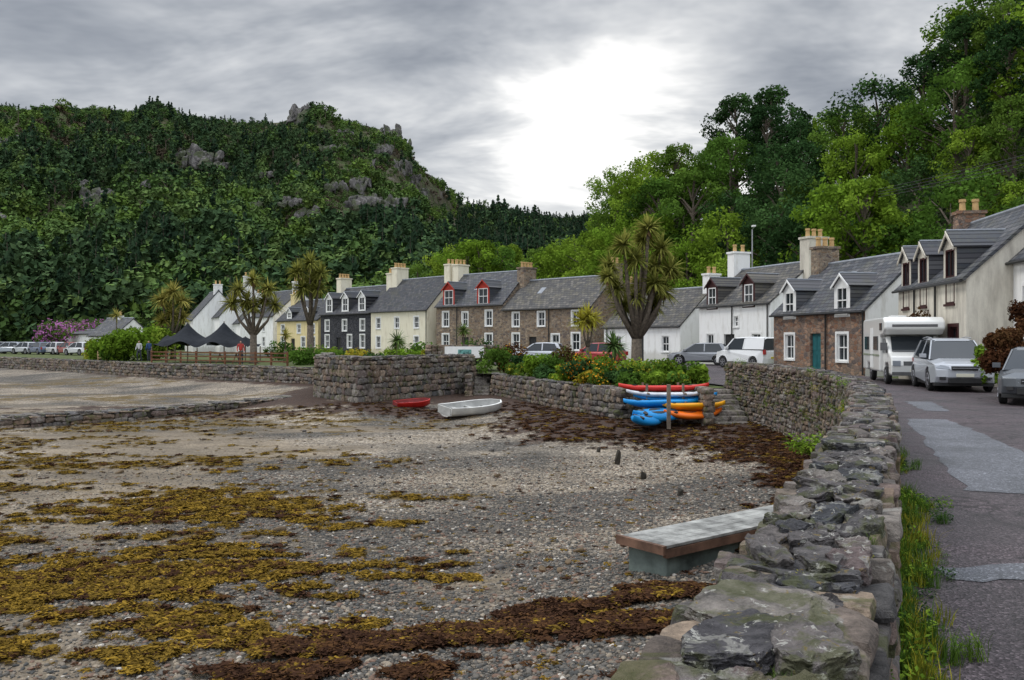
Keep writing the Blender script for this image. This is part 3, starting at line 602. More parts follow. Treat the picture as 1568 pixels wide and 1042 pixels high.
house('black_stone_house',491,106,567,98.2,6.8,-.1,4.9,8.1,STONE_BK,SLATE2,[W_(.14,.9,.9,1.5),W_(.14,2.9,.9,1.3),(.38,0,1,2.1,'door',0),W_(.5,2.9,.9,1.3),W_(.6,.9,.9,1.5),W_(.85,.9,.9,1.5),W_(.85,2.9,.9,1.3)],[(.17,1.5,.1,1.9),(.5,1.5,.1,1.9),(.83,1.5,.1,1.9)],[(.0,1.0,1.6,1.3,4,HCREAM),(1.0,1.0,1.6,1.3,4,HCREAM)])
house('yellow_house',424,114,487,107,6,-.1,4.3,6.9,HYEL,SLATE2,[W_(.15,.9,.9,1.3),W_(.15,2.7,.8,1.1),(.4,0,1,2,'door',0),W_(.55,2.7,.8,1.1),W_(.65,.9,.9,1.3),W_(.88,.9,.9,1.3),W_(.88,2.7,.8,1.1)],[(.3,1.2,.1,1.1),(.75,1.2,.1,1.1)],[(.0,.9,1.3,.9,3,HYEL)])
house('white_house',372,124,418,116,8,-.1,5.0,8.6,HWHITE,SLATE2,[W_(.2,.9,.9,1.3),W_(.2,3,.8,1.2),W_(.7,.9,.9,1.3),W_(.7,3,.8,1.2)],[],[(.95,.9,1.5,1.1,3,HWHITE)])
def gable_house(name,u,d,w,depth,eave,ridge,rot,mat,roof):
    e=house(name,u,d,u+depth/d*F,d,w,-.1,eave,ridge,mat,roof,[W_(.3,1,.9,1.2),W_(.7,1,.9,1.2)],[],[(.9,.8,1.2,.9,2,mat)],gable_ops=[(w*.32,1,.9,1.3),(w*.68,1,.9,1.3),(w*.5,3.0,.8,1.1)])
    e.rotation_euler[2]=math.radians(rot); return e
gable_house('white_house',318,134,8.5,11,5.2,10.2,-62,HWHITE,SLATE2)
gable_house('white_house',283,136,7.5,9,4.8,9.2,-62,HWHITE,SLATE)
gable_house('white_house',352,128,6.0,8,4.2,7.4,-62,HWHITE,SLATE2)
house('white_bungalow',100,132,172,122,6,-.4,2.6,3.2,HWHITE,SLATE,[W_(.2,.8,1.6,1.1,0),W_(.5,.8,1.6,1.1,0),W_(.8,.8,1.6,1.1,0)],[])
house('slate_roof_house',135,112,175,110,6,-.5,2.3,4.5,HWHITE,SLATE,[W_(.3,.8,.9,1.2)],[],[(.5,.5,.5,.3,1,HWHITE)])
house('white_house',1548,31,1650,26.5,6,0,4.6,7.4,HWHITE,SLATE,[W_(.3,2.4,.8,1.2)],[],[(.02,.7,1.2,.7,2,HWHITE)])
# ------------------------------------------------------------ hill
cpx=[-500,0,60,120,200,240,262,275,330,400,430,455,480,500,540,580,600,620,632,650,690,720,760,800,850,900,1000,1300]
cpy=[150,169,172,170,172,163,165,178,185,189,187,177,177,180,188,197,205,226,250,268,305,323,328,337,340,335,346,354]
def crest(b):
    px=b*F+784; py=np.interp(px,cpx,cpy); Dc=np.interp(px,[-500,640,760,1300],[640,620,980,1000]); return (521-py)/F*Dc+CH,Dc
def hill_z(b,t):
    zc,Dc=crest(b); d=150+(Dc-150)*t
    z=zc*np.power(np.clip(t,0,1),0.92)
    z=z+(34*(fbm(b*9+3,t*4,5,77)-.5)+18*(fbm(b*40,t*16,4,79)-.5))*np.sin(np.pi*np.clip(t,0,1))**.8
    return z-.3,d
bs=np.linspace(-.98,.36,280); ts=np.linspace(0,1.0,90)
Bg,Tg=np.meshgrid(bs,ts); Zh,Dh=hill_z(Bg,Tg)
zc,Dc=crest(bs); V=np.stack([Bg*Dh,Dh,Zh],-1)
backrow=np.stack([bs*(Dc+250),Dc+250,zc*.6],-1)[None]; V=np.concatenate([V,backrow]); ny,nx=V.shape[:2]
ii=np.arange(nx*ny).reshape(ny,nx); Q=np.stack([ii[:-1,:-1],ii[:-1,1:],ii[1:,1:],ii[1:,:-1]],-1).reshape(-1,4)
m,nt,b=new_mat('hillside'); L=nt.links; tc=N(nt,'ShaderNodeTexCoord')
nz=noise_n(nt,tc.outputs['Object'],.06,5,.8)
r=ramp(nt,[(.3,(.03,.05,.018)),(.46,(.055,.075,.026)),(.53,(.08,.075,.042)),(.6,(.10,.09,.07)),(.68,(.17,.16,.15))]); L.new(nz.outputs['Fac'],r.inputs[0]); L.new(r.outputs[0],b.inputs['Base Color']); b.inputs['Roughness'].default_value=.95; b.inputs['Specular IOR Level'].default_value=.1
L.new(bump_n(nt,nz.outputs['Fac'],1,6),b.inputs['Normal'])
np_obj('hill',V.reshape(-1,3),Q,np.full(nx*ny,.5),[m],smooth=True)
ROCKM,nt,b=new_mat('crag_rock'); L=nt.links; tc=N(nt,'ShaderNodeTexCoord')
mp=N(nt,'ShaderNodeMapping'); mp.inputs['Scale'].default_value=(.5,.5,.14); L.new(tc.outputs['Object'],mp.inputs['Vector']); nz=noise_n(nt,mp.outputs[0],1.0,5,.75)
r=ramp(nt,[(.36,(.02,.019,.018)),(.47,(.075,.07,.066)),(.57,(.14,.13,.125)),(.70,(.24,.225,.215))]); L.new(nz.outputs['Fac'],r.inputs[0])
n2=noise_n(nt,tc.outputs['Object'],.16,5,.75); r2=ramp(nt,[(.50,(0,0,0)),(.55,(.9,.9,.9))]); L.new(n2.outputs['Fac'],r2.inputs[0])
L.new(mixc(nt,r2.outputs[0],r.outputs[0],(.055,.07,.028)),b.inputs['Base Color']); b.inputs['Roughness'].default_value=.9
L.new(bump_n(nt,nz.outputs['Fac'],1,1.5),b.inputs['Normal'])
def solve_t(u,v):
    b_=(u-784)/F; tt=np.linspace(.02,1,300); z,d=hill_z(np.full(300,b_),tt); el=(z-CH)/d; k=np.argmin(np.abs(el-(521-v)/F)); return b_,tt[k],z[k],d[k]
rocks=[]; RS=Stones()
for (u,v,wu,hv) in [(318,258,50,26),(338,270,32,18),(295,250,24,12),(155,322,40,30),(145,300,24,14),(165,338,20,10),(560,328,56,24),(600,332,44,28),(550,298,36,18),(575,345,34,14),(470,190,46,38),(488,190,34,34),(440,216,36,16),(600,212,30,20),(618,232,22,28),(578,214,28,14),(530,203,28,12),(245,168,36,9),(105,178,26,8),(30,230,32,13),(12,355,30,14),(480,342,32,18),(455,325,26,13),(515,298,24,13),(395,232,28,13),(645,306,24,18),(560,265,32,14),(618,270,24,20),(70,378,16,11),(185,174,24,7),(20,182,26,7),(60,207,30,8),(250,220,20,7),(420,280,22,10),(355,235,24,10),(215,250,18,8),(100,260,20,9),(510,240,28,11),(590,240,30,16),(635,285,20,18),(400,330,18,10),(240,300,20,10)]:
    b_,t_,z_,d_=solve_t(u,v)
    W=wu/F*d_; H=hv/F*d_; top=v<225 and hv<20
    for k in range(13):
        w=W*random.uniform(.08,.2); h=H*random.uniform(.22,.55)
        dx=random.uniform(-.5,.5)*W; dz=random.uniform(-.4,.4)*H; a=random.uniform(-.6,.6)
        RS.add((b_*d_+dx,d_-(2 if top else 6)+dz*1.6,z_+dz+(-1 if top else 2.0)),(math.cos(a),math.sin(a),random.uniform(-.3,.3)),(-math.sin(a),math.cos(a),0),(random.uniform(-.4,.4),.25,1),(w,w*.8,h),SP_RK,.16,cuts=10,flatcut=1)
    rocks.append((b_*d_,z_,W*.6,H*.6))
RS.obj('rock_outcrops',ROCKM)
cr2=(.13,.24)
protoH=[tree_mesh('h_broad_a',8,8,14,17,.72,LH_M,.12,cr=cr2),tree_mesh('h_broad_b',7,7.5,14,17,.68,LH_B,.1,cr=cr2),tree_mesh('h_broad_c',9,8,14,17,.72,LH_D,.12,cr=cr2),conifer_mesh('h_conifer',12,5,8,LG_C,.8,8),tree_mesh('h_heather',3.0,6,12,14,.6,LG_R,.02,cr=cr2)]
n=13500; b_=rng.uniform(-.68,.22,n); t_=rng.random(n)**1.15; z_,d_=hill_z(b_,t_); x_=b_*d_
keep=np.ones(n,bool); nearrock=np.zeros(n,bool)
for (rx,rz,rw,rh) in rocks: nearrock|=((np.abs(x_-rx)<rw)&(z_>rz-rh*1.4-10)&(z_<rz+rh*.8))
px_=b_*F+784
sc=rng.uniform(.45,1.05,n)*np.interp(t_,[0,.3,.85,1],[1.15,1.0,.8,.22])
z_=z_-0.5
cn=fbm(x_*.014,z_*.035,5,99)
idx=np.where(cn>.54,rng.choice([1,1,0],n),np.where(cn<.46,rng.choice([2,2,0,3],n),rng.choice([0,2,1,0],n)))
idx=np.where(rng.random(n)<.04,3,idx)
hea=(fbm(x_*.02,z_*.04,4,123)>.52)&(t_>.35); idx=np.where(hea&(rng.random(n)<.55),4,idx)
keep&=~(hea&(rng.random(n)<.25)); keep&=~((t_>.9)&(rng.random(n)<.3))
idx=np.where((t_>.92)&(rng.random(n)<.55),4,idx)
idx=np.where((px_>700)&(rng.random(n)<.6),3,idx)
pine=(t_>.95)&(rng.random(n)<.12); idx=np.where(pine,3,idx); sc=np.where(pine,rng.uniform(.25,.7,n),sc)
idx=np.where(nearrock,np.where(rng.random(n)<.4,0,4),idx); sc=np.where(nearrock,rng.uniform(.2,.42,n),sc)
scatter('hillside_forest',np.stack([x_,d_,z_],-1)[keep],sc[keep],zrot(n)[keep],idx[keep],protoH)
# ------------------------------------------------------------ right wooded slope
rpx=[860,900,930,1000,1045,1090,1120,1200,1260,1330,1390,1450,1520,1600,1800,2400]; rpy=[400,290,255,228,222,222,170,158,156,140,98,40,-15,-55,-90,-110]
def rslope(b,t):
    px=b*F+784; py=np.interp(px,rpx,rpy); D0=np.interp(b,[.05,.1,.3,.55,1.2],[98,90,72,57,44]); D1=D0+30; d=D0+(D1-D0)*t
    ztop=(521-py)/F*D1+CH; zg=np.maximum(ztop-10.5,1.0); return zg*sst(-.1,1,t)-.1,d
bs=np.linspace(.03,1.3,80); ts=np.linspace(-.1,1.0,24); Bg,Tg=np.meshgrid(bs,ts); Zh,Dh=rslope(Bg,Tg); V=np.stack([Bg*Dh,Dh,Zh],-1)
V=np.concatenate([V,(V[-1]*np.array([1.8,1.8,.9]))[None]]); ny,nx=V.shape[:2]; ii=np.arange(nx*ny).reshape(ny,nx); Q=np.stack([ii[:-1,:-1],ii[:-1,1:],ii[1:,1:],ii[1:,:-1]],-1).reshape(-1,4)
np_obj('wooded_slope',V.reshape(-1,3),Q,np.full(nx*ny,.5),[plain('woodland_floor',(0.04,0.05,0.02),.95,var=.4,scale=.5)],smooth=True)
protoT=[]
for k,(h,w) in enumerate([(11,8),(12,7),(10,9)]):
    o=tree_mesh('t_mid%d'%k,h,w,50,105,.19,LG_M,.18); protoT.append(o)
    for nm,mt in (('bright',LG_B),('dark',LG_D)):
        me=o.data.copy(); me.materials[1]=mt; protoT.append(bpy.data.objects.new('t_%s%d'%(nm,k),me))
protoT.append(tree_mesh('t_birch',11,5.5,34,36,.16,LG_B,.2,shape='cone',cr=(.06,.13)))
P=[];S=[];I=[]
for row,t in enumerate(np.linspace(0,1,6)):
    b0=.075
    while b0<.85:
        z,d=rslope(np.array([b0]),np.array([t])); z=float(z[0]);d=float(d[0]); px=b0*F+784
        P.append((b0*d,d+random.uniform(-1.5,1.5),z)); S.append(random.uniform(.68,1.12)*(0.75 if px<915 else 1))
        if px<960 and row>3: k=random.choice([9,9,1])
        elif px<1110: k=random.choice([1,1,4,0,7,3,9])
        elif px<1265: k=random.choice([2,5,8,2,5,0])
        elif px<1350: k=random.choice([0,1,4,3,7])
        else: k=random.choice([0,3,6,2,0,1,5,4,8])
        if row<2 and px<1120: k=random.choice([1,4,7,1])
        I.append(k); b0+=random.uniform(3.4,5.6)/d
for (u,v,d,s,k) in [(690,385,125,.95,1),(715,378,120,1.05,1),(735,384,118,1.0,4),(765,382,120,1.0,0),(850,388,112,1.0,1),(880,380,108,1.1,7),(905,375,104,1.1,4),(825,395,115,.9,3),(640,408,135,.9,0),(780,390,128,1,4),(1150,400,84,.8,4),(940,360,100,1.1,1),(970,345,96,1.1,7),(1000,350,94,1.05,4),(865,378,110,1.0,1),(1290,290,66,1.0,1),(1325,300,64,.9,4),(985,275,110,.9,1)]:
    P.append((bx(u,d),d,bz(v,d)-10.5*s)); S.append(s); I.append(k)
scatter('woodland_trees',P,S,zrot(len(P)),I,protoT)
# ------------------------------------------------------------ bushes
def bush(name,x,y,z,rx,ry,rz,mat,n=900,size=.09,flower=None,fn=150):
    cs=[];rs=[]
    k=max(6,int(6+rx*ry*4+rz*2))
    for i in range(k):
        a=rng.uniform(0,6.28); r=math.sqrt(rng.random()); cs.append((rx*r*.75*math.cos(a),ry*r*.75*math.sin(a),rz*rng.uniform(.15,.82)*math.sqrt(1-.5*r*r))); rs.append(min(rx,rz)*rng.uniform(.28,.5))
    V,Q,S=leaves(cs,rs,n/k,size); mi=np.zeros(len(Q)); mats=[mat]
    if flower:
        V2,Q2,S2=leaves(cs,[q*1.08 for q in rs],fn/k,size*.8); Q=np.concatenate([Q,Q2+len(V)]); V=np.concatenate([V,V2]); S=np.concatenate([S,S2]); mi=np.concatenate([mi,np.ones(len(Q2))]); mats.append(flower)
    V[:,2]=np.maximum(V[:,2],-.1)
    o=np_obj(name,V,Q,S,mats,mi); o.location=(x,y,z); return o
GB=[(760,517,44.5,.8,LG_M,None),(780,512,46,1.0,LG_RB,LG_O),(800,535,43,.6,LG_D,None),(822,530,40,.6,LG_B,None),(845,540,39,.7,LG_M,None),(866,527,41,1.0,LG_RB,LG_M),(885,545,36,.6,LG_D,LG_O),(905,540,37,.9,LG_B,LG_O),(925,550,34,.7,LG_M,LG_O),(945,558,32.5,.6,LG_D,None),(975,543,34,.9,LG_B,LG_Y),(1000,548,33.5,.8,LG_M,LG_Y),(1025,553,33,.7,LG_B,None),(1050,550,33.5,.7,LG_M,None),(1065,555,32.5,.5,LG_B,None),(790,552,41,.5,LG_M,LG_Y),(830,560,38,.5,LG_D,None),(860,560,36.5,.5,LG_B,LG_Y),(905,565,33.2,.5,LG_Y,LG_O),(920,562,32.6,.45,LG_M,LG_O),(1000,568,31.5,.5,LG_B,None),(1040,568,31.8,.5,LG_M,LG_Y),(965,570,31,.5,LG_M,None)]
for (u,v,d,r,mt,fl) in GB:
    top=bz(v,d); bush('garden_shrub',bx(u,d),d,-.05,r*1.15,r,max(.35,top+.05),mt,int(900+900*r),.075,fl,380)
for (u,v,d,r,mt,fl) in [(465,531,60,1.2,LG_M,None),(500,530,62,1.2,LG_B,None),(525,533,60,.8,LG_M,None),(550,530,56,1.1,LG_Y,LG_O),(575,534,54,.8,LG_D,None),(600,528,56,1.0,LG_B,None),(640,524,56,1.2,LG_M,None),(625,532,53,.8,LG_B,None),(655,530,52,.6,LG_Y,None),(430,520,72,1.1,LG_M,None),(735,522,60,1.1,LG_D,None),(720,515,64,1,LG_M,None)]:
    top=bz(v,d); bush('garden_shrub',bx(u,d),d,-.05,r*1.3,r,max(.5,top+.05),mt,1300,.11,fl)
for (u,v,d,r,mt) in [(215,488,74,2.4,LG_B),(190,498,72,1.9,LG_B),(242,495,74,1.8,LG_B),(165,508,76,1.7,LG_B),(150,520,80,1.4,LG_Y),(175,525,72,1.2,LG_M)]:
    bush('garden_bush',bx(u,d),d,-.1,r,r,bz(v,d)+.1,mt,2600,.16)
for (u,d,r) in [(82,128,2.6),(112,134,3),(95,140,3),(150,134,2.6),(128,137,2.6)]: bush('rhododendron',bx(u,d),d,-.2,r,r*.8,bz(484,d),LG_M,1700,.25,LG_P,2200)
bush('copper_bush',bx(1415,35),35,0,.95,.7,bz(452,35),LG_RB,2600,.07); bush('copper_bush',bx(1556,24.8),24.8,0,.9,.9,bz(400,24.8),LG_RB,15000,.055); bush('garden_bush',bx(1508,27.9),27.9,0,.55,.5,bz(490,27.9),LG_B,2500,.06)
# ------------------------------------------------------------ cabbage palms
PALMG=leaf_mat('palm_leaf',[(0.20,0.23,0.05),(0.29,0.28,0.07),(0.40,0.34,0.10)],.35); PALMY=leaf_mat('palm_leaf_yellow',[(0.46,0.38,0.03),(0.55,0.46,0.07),(0.34,0.36,0.05)],.35); PALMD=leaf_mat('palm_leaf_green',[(0.07,0.13,0.04),(0.11,0.18,0.055),(0.14,0.19,0.045)],.3)
DEADL=leaf_mat('palm_dead_leaf',[(0.18,0.13,0.06),(0.28,0.19,0.10),(0.14,0.10,0.05)],.1)
def rosette(V,Fc,S,c,R,n,droop=.3):
    for i in range(n):
        a=rng.uniform(0,6.283); el=math.asin(rng.uniform(-.75,1.0)); l=R*rng.uniform(.65,1.12); d=np.array([math.cos(a)*math.cos(el),math.sin(a)*math.cos(el),math.sin(el)]); side=np.array([-math.sin(a),math.cos(a),0]); w=R*.036; sh=rng.random(); o=len(V); dr=droop*rng.uniform(.3,2.2)
        for k in range(4):
            t=k/3; p=c+d*l*t+np.array([0,0,-dr*l*t*t*.6*math.cos(el)]); ww=w*(1.0,1.3,.9,.08)[k]
            V.append(p-side*ww); V.append(p+side*ww+np.array([0,0,ww*.6])); S+= [sh,sh]
        for k in range(3): Fc.append((o+2*k,o+2*k+1,o+2*k+3,o+2*k+2))
def palm(name,x,y,z,heads,trunk_r,mat,R,nleaf=170):
    e=empty(name,(x,y,z)); mb=MB(); V=[];Fc=[];S=[];V2=[];F2=[];S2=[]
    fork=Vector((0,0,min(h[2] for h in heads)*.5))
    mb.tube([(0,0,-.1),(0,0,.25),tuple(fork)],[trunk_r*1.5,trunk_r,trunk_r*.85],9)
    for h in heads:
        hv=Vector(h); mid=(fork+hv)/2+Vector((hv.x*.15,hv.y*.15,-.1)); mb.tube([fork-Vector((0,0,.1)),mid,hv],[trunk_r*.6,trunk_r*.35,trunk_r*.25],7)
        rosette(V,Fc,S,np.array(h),R*random.uniform(.85,1.1),nleaf)
        for i in range(nleaf//5):
            a=rng.uniform(0,6.28); o=len(V2); l=R*rng.uniform(.4,.8); d=np.array([math.cos(a)*.35,math.sin(a)*.35,-1])*l; s=np.array([-math.sin(a),math.cos(a),0])*R*.025; p=np.array(h)-np.array([0,0,.05])
            V2+=[p-s,p+s,p+d*.6+s,p+d*.6-s,p+d]; S2+=[rng.random()]*5; F2+=[(o,o+1,o+2,o+3)]
    mb.obj('trunk',[BARK],e,smooth=True); a=np_obj('fronds',np.array(V),np.array(Fc),np.array(S),[mat]); a.parent=e; c=np_obj('dead_skirt',np.array(V2),np.array(F2),np.array(S2),[DEADL]); c.parent=e
d=46; hs=[]
for (u,v) in [(985,366),(952,378),(1014,380),(936,405),(1028,412),(970,400),(1002,408),(944,442),(1020,445),(985,435),(958,468),(1006,466),(990,352),(972,455),(1000,435),(930,425)]:
    hs.append((bx(u,d)-bx(975,d),random.uniform(-1,1),bz(v,d)+.05))
palm('cabbage_palm',bx(975,d),d,-.05,hs,.32,PALMG,1.02,150)
palm('cabbage_palm',bx(900,44),44,-.05,[(0,0,bz(482,44)),(.3,.1,bz(488,44)),(-.3,-.1,bz(490,44))],.12,PALMY,.85,120)
palm('cabbage_palm',bx(475,68),68,-.05,[(0,0,bz(402,68)),(-1.1,.3,bz(415,68)),(.9,-.3,bz(418,68)),(.1,.4,bz(430,68)),(-.6,0,bz(440,68)),(.6,0,bz(442,68))],.3,PALMG,1.2,160)
palm('cabbage_palm',bx(388,64),64,-.05,[(0,0,bz(428,64)),(-1.2,.3,bz(442,64)),(1.2,-.3,bz(442,64)),(-.6,.4,bz(460,64)),(.7,.4,bz(458,64)),(-1.6,0,bz(464,64)),(1.6,0,bz(466,64)),(0,.2,bz(468,64))],.28,PALMG,1.1,150)
palm('cabbage_palm',bx(265,76),76,-.05,[(0,0,bz(446,76)),(-1.1,.3,bz(458,76)),(.9,-.3,bz(460,76)),(-.3,.4,bz(480,76)),(.7,.4,bz(485,76)),(-1.0,.2,bz(490,76))],.25,PALMG,1.25,130)
palm('cabbage_palm',bx(608,54),54,-.05,[(0,0,bz(521,54))],.15,PALMD,.95,130)
palm('cabbage_palm',bx(940,38),38,-.05,[(0,0,bz(528,38))],.15,PALMD,.95,150)
palm('cabbage_palm',bx(710,58),58,-.05,[(0,0,bz(505,58))],.15,PALMD,.8,110)
palm('cabbage_palm',bx(437,66),66,-.05,[(0,0,bz(512,66))],.12,PALMG,.8,90)
palm('cabbage_palm',bx(178,95),95,-.05,[(0,0,bz(482,95))],.15,PALMG,1.0,80)
# ------------------------------------------------------------ vehicles
def wheels(e,xs,hw,r,w=.2):
    i=0
    for x in xs:
        for s in (-1,1):
            i+=1; mb=MB(); y0=s*(hw-w); y1=s*hw
            mb.tube([(x,y0,r),(x,y0+s*.03,r),(x,y1-s*.03,r),(x,y1,r)],[r*.9,r,r,r*.9],24,0)
            mb.tube([(x,y1-s*.02,r),(x,y1+s*.006,r)],[r*.66,r*.64],20,1)
            mb.tube([(x,y1,r),(x,y1+s*.012,r)],[r*.56,r*.56],20,0)
            for k in range(5):
                a=k*2*math.pi/5; M=Matrix.Translation((x,y1+s*.012,r))@Matrix.Rotation(a,4,'Y'); mb.box(-.03,.03,-.012,.012,0,r*.6,1,M)
            mb.obj('wheel_%d'%i,[TYRE,STEEL],e)
PLATE=plain('number_plate',(0.7,0.68,0.55),.5,var=.02); LAMP=paint('headlamp',(0.22,0.24,0.27)); RLAMP=paint('tail_lamp',(0.35,0.01,0.01)); YPL=plain('yellow_plate',(.6,.5,.05),.5)
def vehicle(name,x,y,z,head,col,L=4.4,H=1.62,Wd=1.84,kind='suv',metal=.3):
    e=empty(name,(x,y,z),head); pm=paint(name+'_paint',col,metal); k=L/4.4; r=.34 if kind!='suv' else .37
    xf,xr=1.33*k,-1.32*k; hw=Wd/2; belt=H*.62; hood=H*.60
    out=[(-2.15*k,.3)]
    def arch(cx): 
        return [(cx+(r+.07)*math.cos(a),r+(r+.07)*math.sin(a)) for a in np.linspace(math.pi,0,9)]
    out+=[(xr-r-.07,.28)]+arch(xr)[0:]+[(xf-r-.07,.28)]+arch(xf)+[(xf+r+.07,.28),(2.1*k,.3),(2.19*k,.5),(2.17*k,.72),(2.05*k,hood-.14),(1.8*k,hood-.05),(1.2*k,belt-.02),(1.05*k,belt+.01),(-2.05*k,belt+.03),(-2.17*k,belt-.15),(-2.2*k,.6)]
    clean=[out[0]]
    for p in out[1:]:
        if math.hypot(p[0]-clean[-1][0],p[1]-clean[-1][1])>.015: clean.append(p)
    ysl=[-1,-.93,-.6,0,.6,.93,1]
    mb=MB(); n=len(clean); vs=[]
    for q in ysl:
        for (px,pz) in clean:
            xs_=px*(1-.06*max(0,abs(q)-.5)/.5*(abs(px)/(2.2*k))**4) if abs(px)>1.6*k else px
            yy=q*hw*(1-.06*max(0,(pz-.7)/.5))*(1-.14*max(0,(abs(px)/(2.2*k)-.72)/.28)**2)
            zz=pz-(0.06 if abs(q)>.9 and pz>belt-.15 else 0)
            vs.append((xs_,yy,zz))
    fs=[(a*n+i,a*n+(i+1)%n,(a+1)*n+(i+1)%n,(a+1)*n+i) for a in range(len(ysl)-1) for i in range(n)]
    fs+=[tuple(range(n))[::-1],tuple(range((len(ysl)-1)*n,len(ysl)*n))]
    mb.add(vs,fs); mb.obj('body',[pm],e,bevel=.03)
    if kind=='van': g=[(1.25*k,belt-.03),(.6*k,H-.05),(-2.02*k,H-.03),(-2.12*k,belt-.03)]
    else: g=[(1.15*k,belt-.03),(.28*k,H-.05),(-1.55*k,H-.06),(-2.02*k,belt-.03)]
    wb,wt=hw*.90,hw*.68
    mb=MB(); c=[(p[0],s*(wb if j in (0,3) else wt),p[1]) for s in (-1,1) for j,p in enumerate(g)]
    mb.add(c,[(0,1,2,3),(7,6,5,4),(0,4,5,1),(2,6,7,3)],0); mb.obj('windows',[GLASS],e)
    mb=MB(); (x1,z1),(x2,z2)=g[1],g[2]
    vs=[];fs=[]
    for (xx,zz,wf) in [(x1+.07,z1-.05,1.0),(x1-.1,z1+.03,.97),((x1+x2)/2,max(z1,z2)+.06,.97),(x2+.1,z2+.03,.97),(x2-.06,z2-.04,1.0)]:
        vs+=[(xx,-wt*wf-.015,zz-.04),(xx,-wt*.8,zz+.015),(xx,wt*.8,zz+.015),(xx,wt*wf+.015,zz-.04)]
    for i in range(4):
        for j in range(3): fs.append((i*4+j,i*4+4+j,i*4+5+j,i*4+1+j))
    mb.add(vs,fs,0)
    for s in (-1,1):
        def pil(a,b,w):
            mb.slab([(a[0],s*(wb+.012),a[1]),(a[0]-w,s*(wb+.012),a[1]),(b[0]-w,s*(wt+.012),b[1]),(b[0],s*(wt+.012),b[1])],.04*s,0)
        pil((g[0][0]+.05,g[0][1]),(g[1][0]+.07,g[1][1]),.12); mx=-.35*k; pil((mx,belt),(mx,g[1][1]),.08); 
        if kind=='van':
            mb.slab([(mx-.1,s*(wb+.014),belt),(g[3][0],s*(wb+.014),belt),(g[2][0],s*(wt+.014),g[2][1]),(mx-.1,s*(wt+.014),g[2][1])],.02*s,0)
        else: pil((g[3][0]+.32,g[3][1]),(g[2][0]+.18,g[2][1]),.25)
        mb.box(.82*k,1.0*k,min(s*hw*.96,s*(hw+.16)),max(s*hw*.96,s*(hw+.16)),belt+.02,belt+.15,0)
        if kind=='suv': mb.tube([(x1-.15,s*(wt-.04),z1+.07),((x1+x2)/2,s*(wt-.04),z1+.11),(x2+.2,s*(wt-.04),z2+.07)],.02,6,0)
    mb.obj('roof_and_pillars',[pm],e,smooth=False,bevel=.008)
    mb=MB(); xF=2.2*k
    for s in (-1,1):
        mb.slab([(xF-.03,s*hw*.44,hood-.31),(xF-.17,s*hw*.86,hood-.27),(xF-.27,s*hw*.88,hood-.13),(xF-.09,s*hw*.48,hood-.21)],.05*s,1)
        mb.box(-xF-.0,-xF+.14,min(s*hw*.72,s*hw*.88),max(s*hw*.72,s*hw*.88),belt-.3,belt-.02,2)
        a,b=sorted((s*hw*.58,s*hw*.76)); mb.box(xF-.12,xF-.02,a,b,.40,.50,0)
    mb.box(xF-.12,xF-.0,-hw*.40,hw*.40,hood-.33,hood-.20,0); mb.box(xF-.1,xF+.005,-hw*.50,hw*.50,.30,.47,0); mb.box(xF-.1,xF+.012,-hw*.38,hw*.38,hood-.27,hood-.255,5)
    mb.box(xF-.02,xF+.02,-.26,.26,.5,.61,3); mb.box(-xF-.02,-xF+.02,-.26,.26,.6,.71,4)
    mb.box(-2.1*k,2.05*k,-hw*.9,hw*.9,.2,.3,0)
    mb.obj('lamps_grille_and_plates',[BLACK,LAMP,RLAMP,PLATE,YPL,STEEL],e,bevel=.008)
    wheels(e,(xf,xr),hw-.01,r); return e
D2=math.radians
vehicle('parked_suv',15.25,29.7,0,D2(-106),(.40,.42,.45),4.5,1.75,1.95,'suv')
vehicle('parked_car',14.55,23.6,0,D2(-122),(.09,.10,.11),4.5,1.5,1.8,'hatch')
vehicle('parked_van',bx(1146,52),52,0,D2(118),(.75,.76,.76),4.3,1.85,1.8,'van',0)
vehicle('parked_car',bx(1072,58),58,0,D2(160),(.25,.26,.28),4.3,1.5,1.8,'hatch')
vehicle('parked_car',bx(826,64),64,0,D2(165),(.5,.52,.55),4.2,1.5,1.75,'hatch')
vehicle('parked_car',bx(915,60),60,0,D2(150),(.35,.03,.03),4.0,1.5,1.75,'hatch')
for i,(u,d_,c,hd) in enumerate([(15,108,(.35,.38,.42),175),(40,106,(.5,.52,.54),150),(62,104,(.1,.13,.2),140),(84,103,(.6,.6,.6),145),(106,101,(.3,.05,.04),140),(122,98,(.65,.66,.67),150),(0,112,(.2,.2,.22),160)]):
    vehicle('parked_car',bx(u,d_),d_,-.05,D2(hd),c,4.2,1.5,1.75,'hatch')
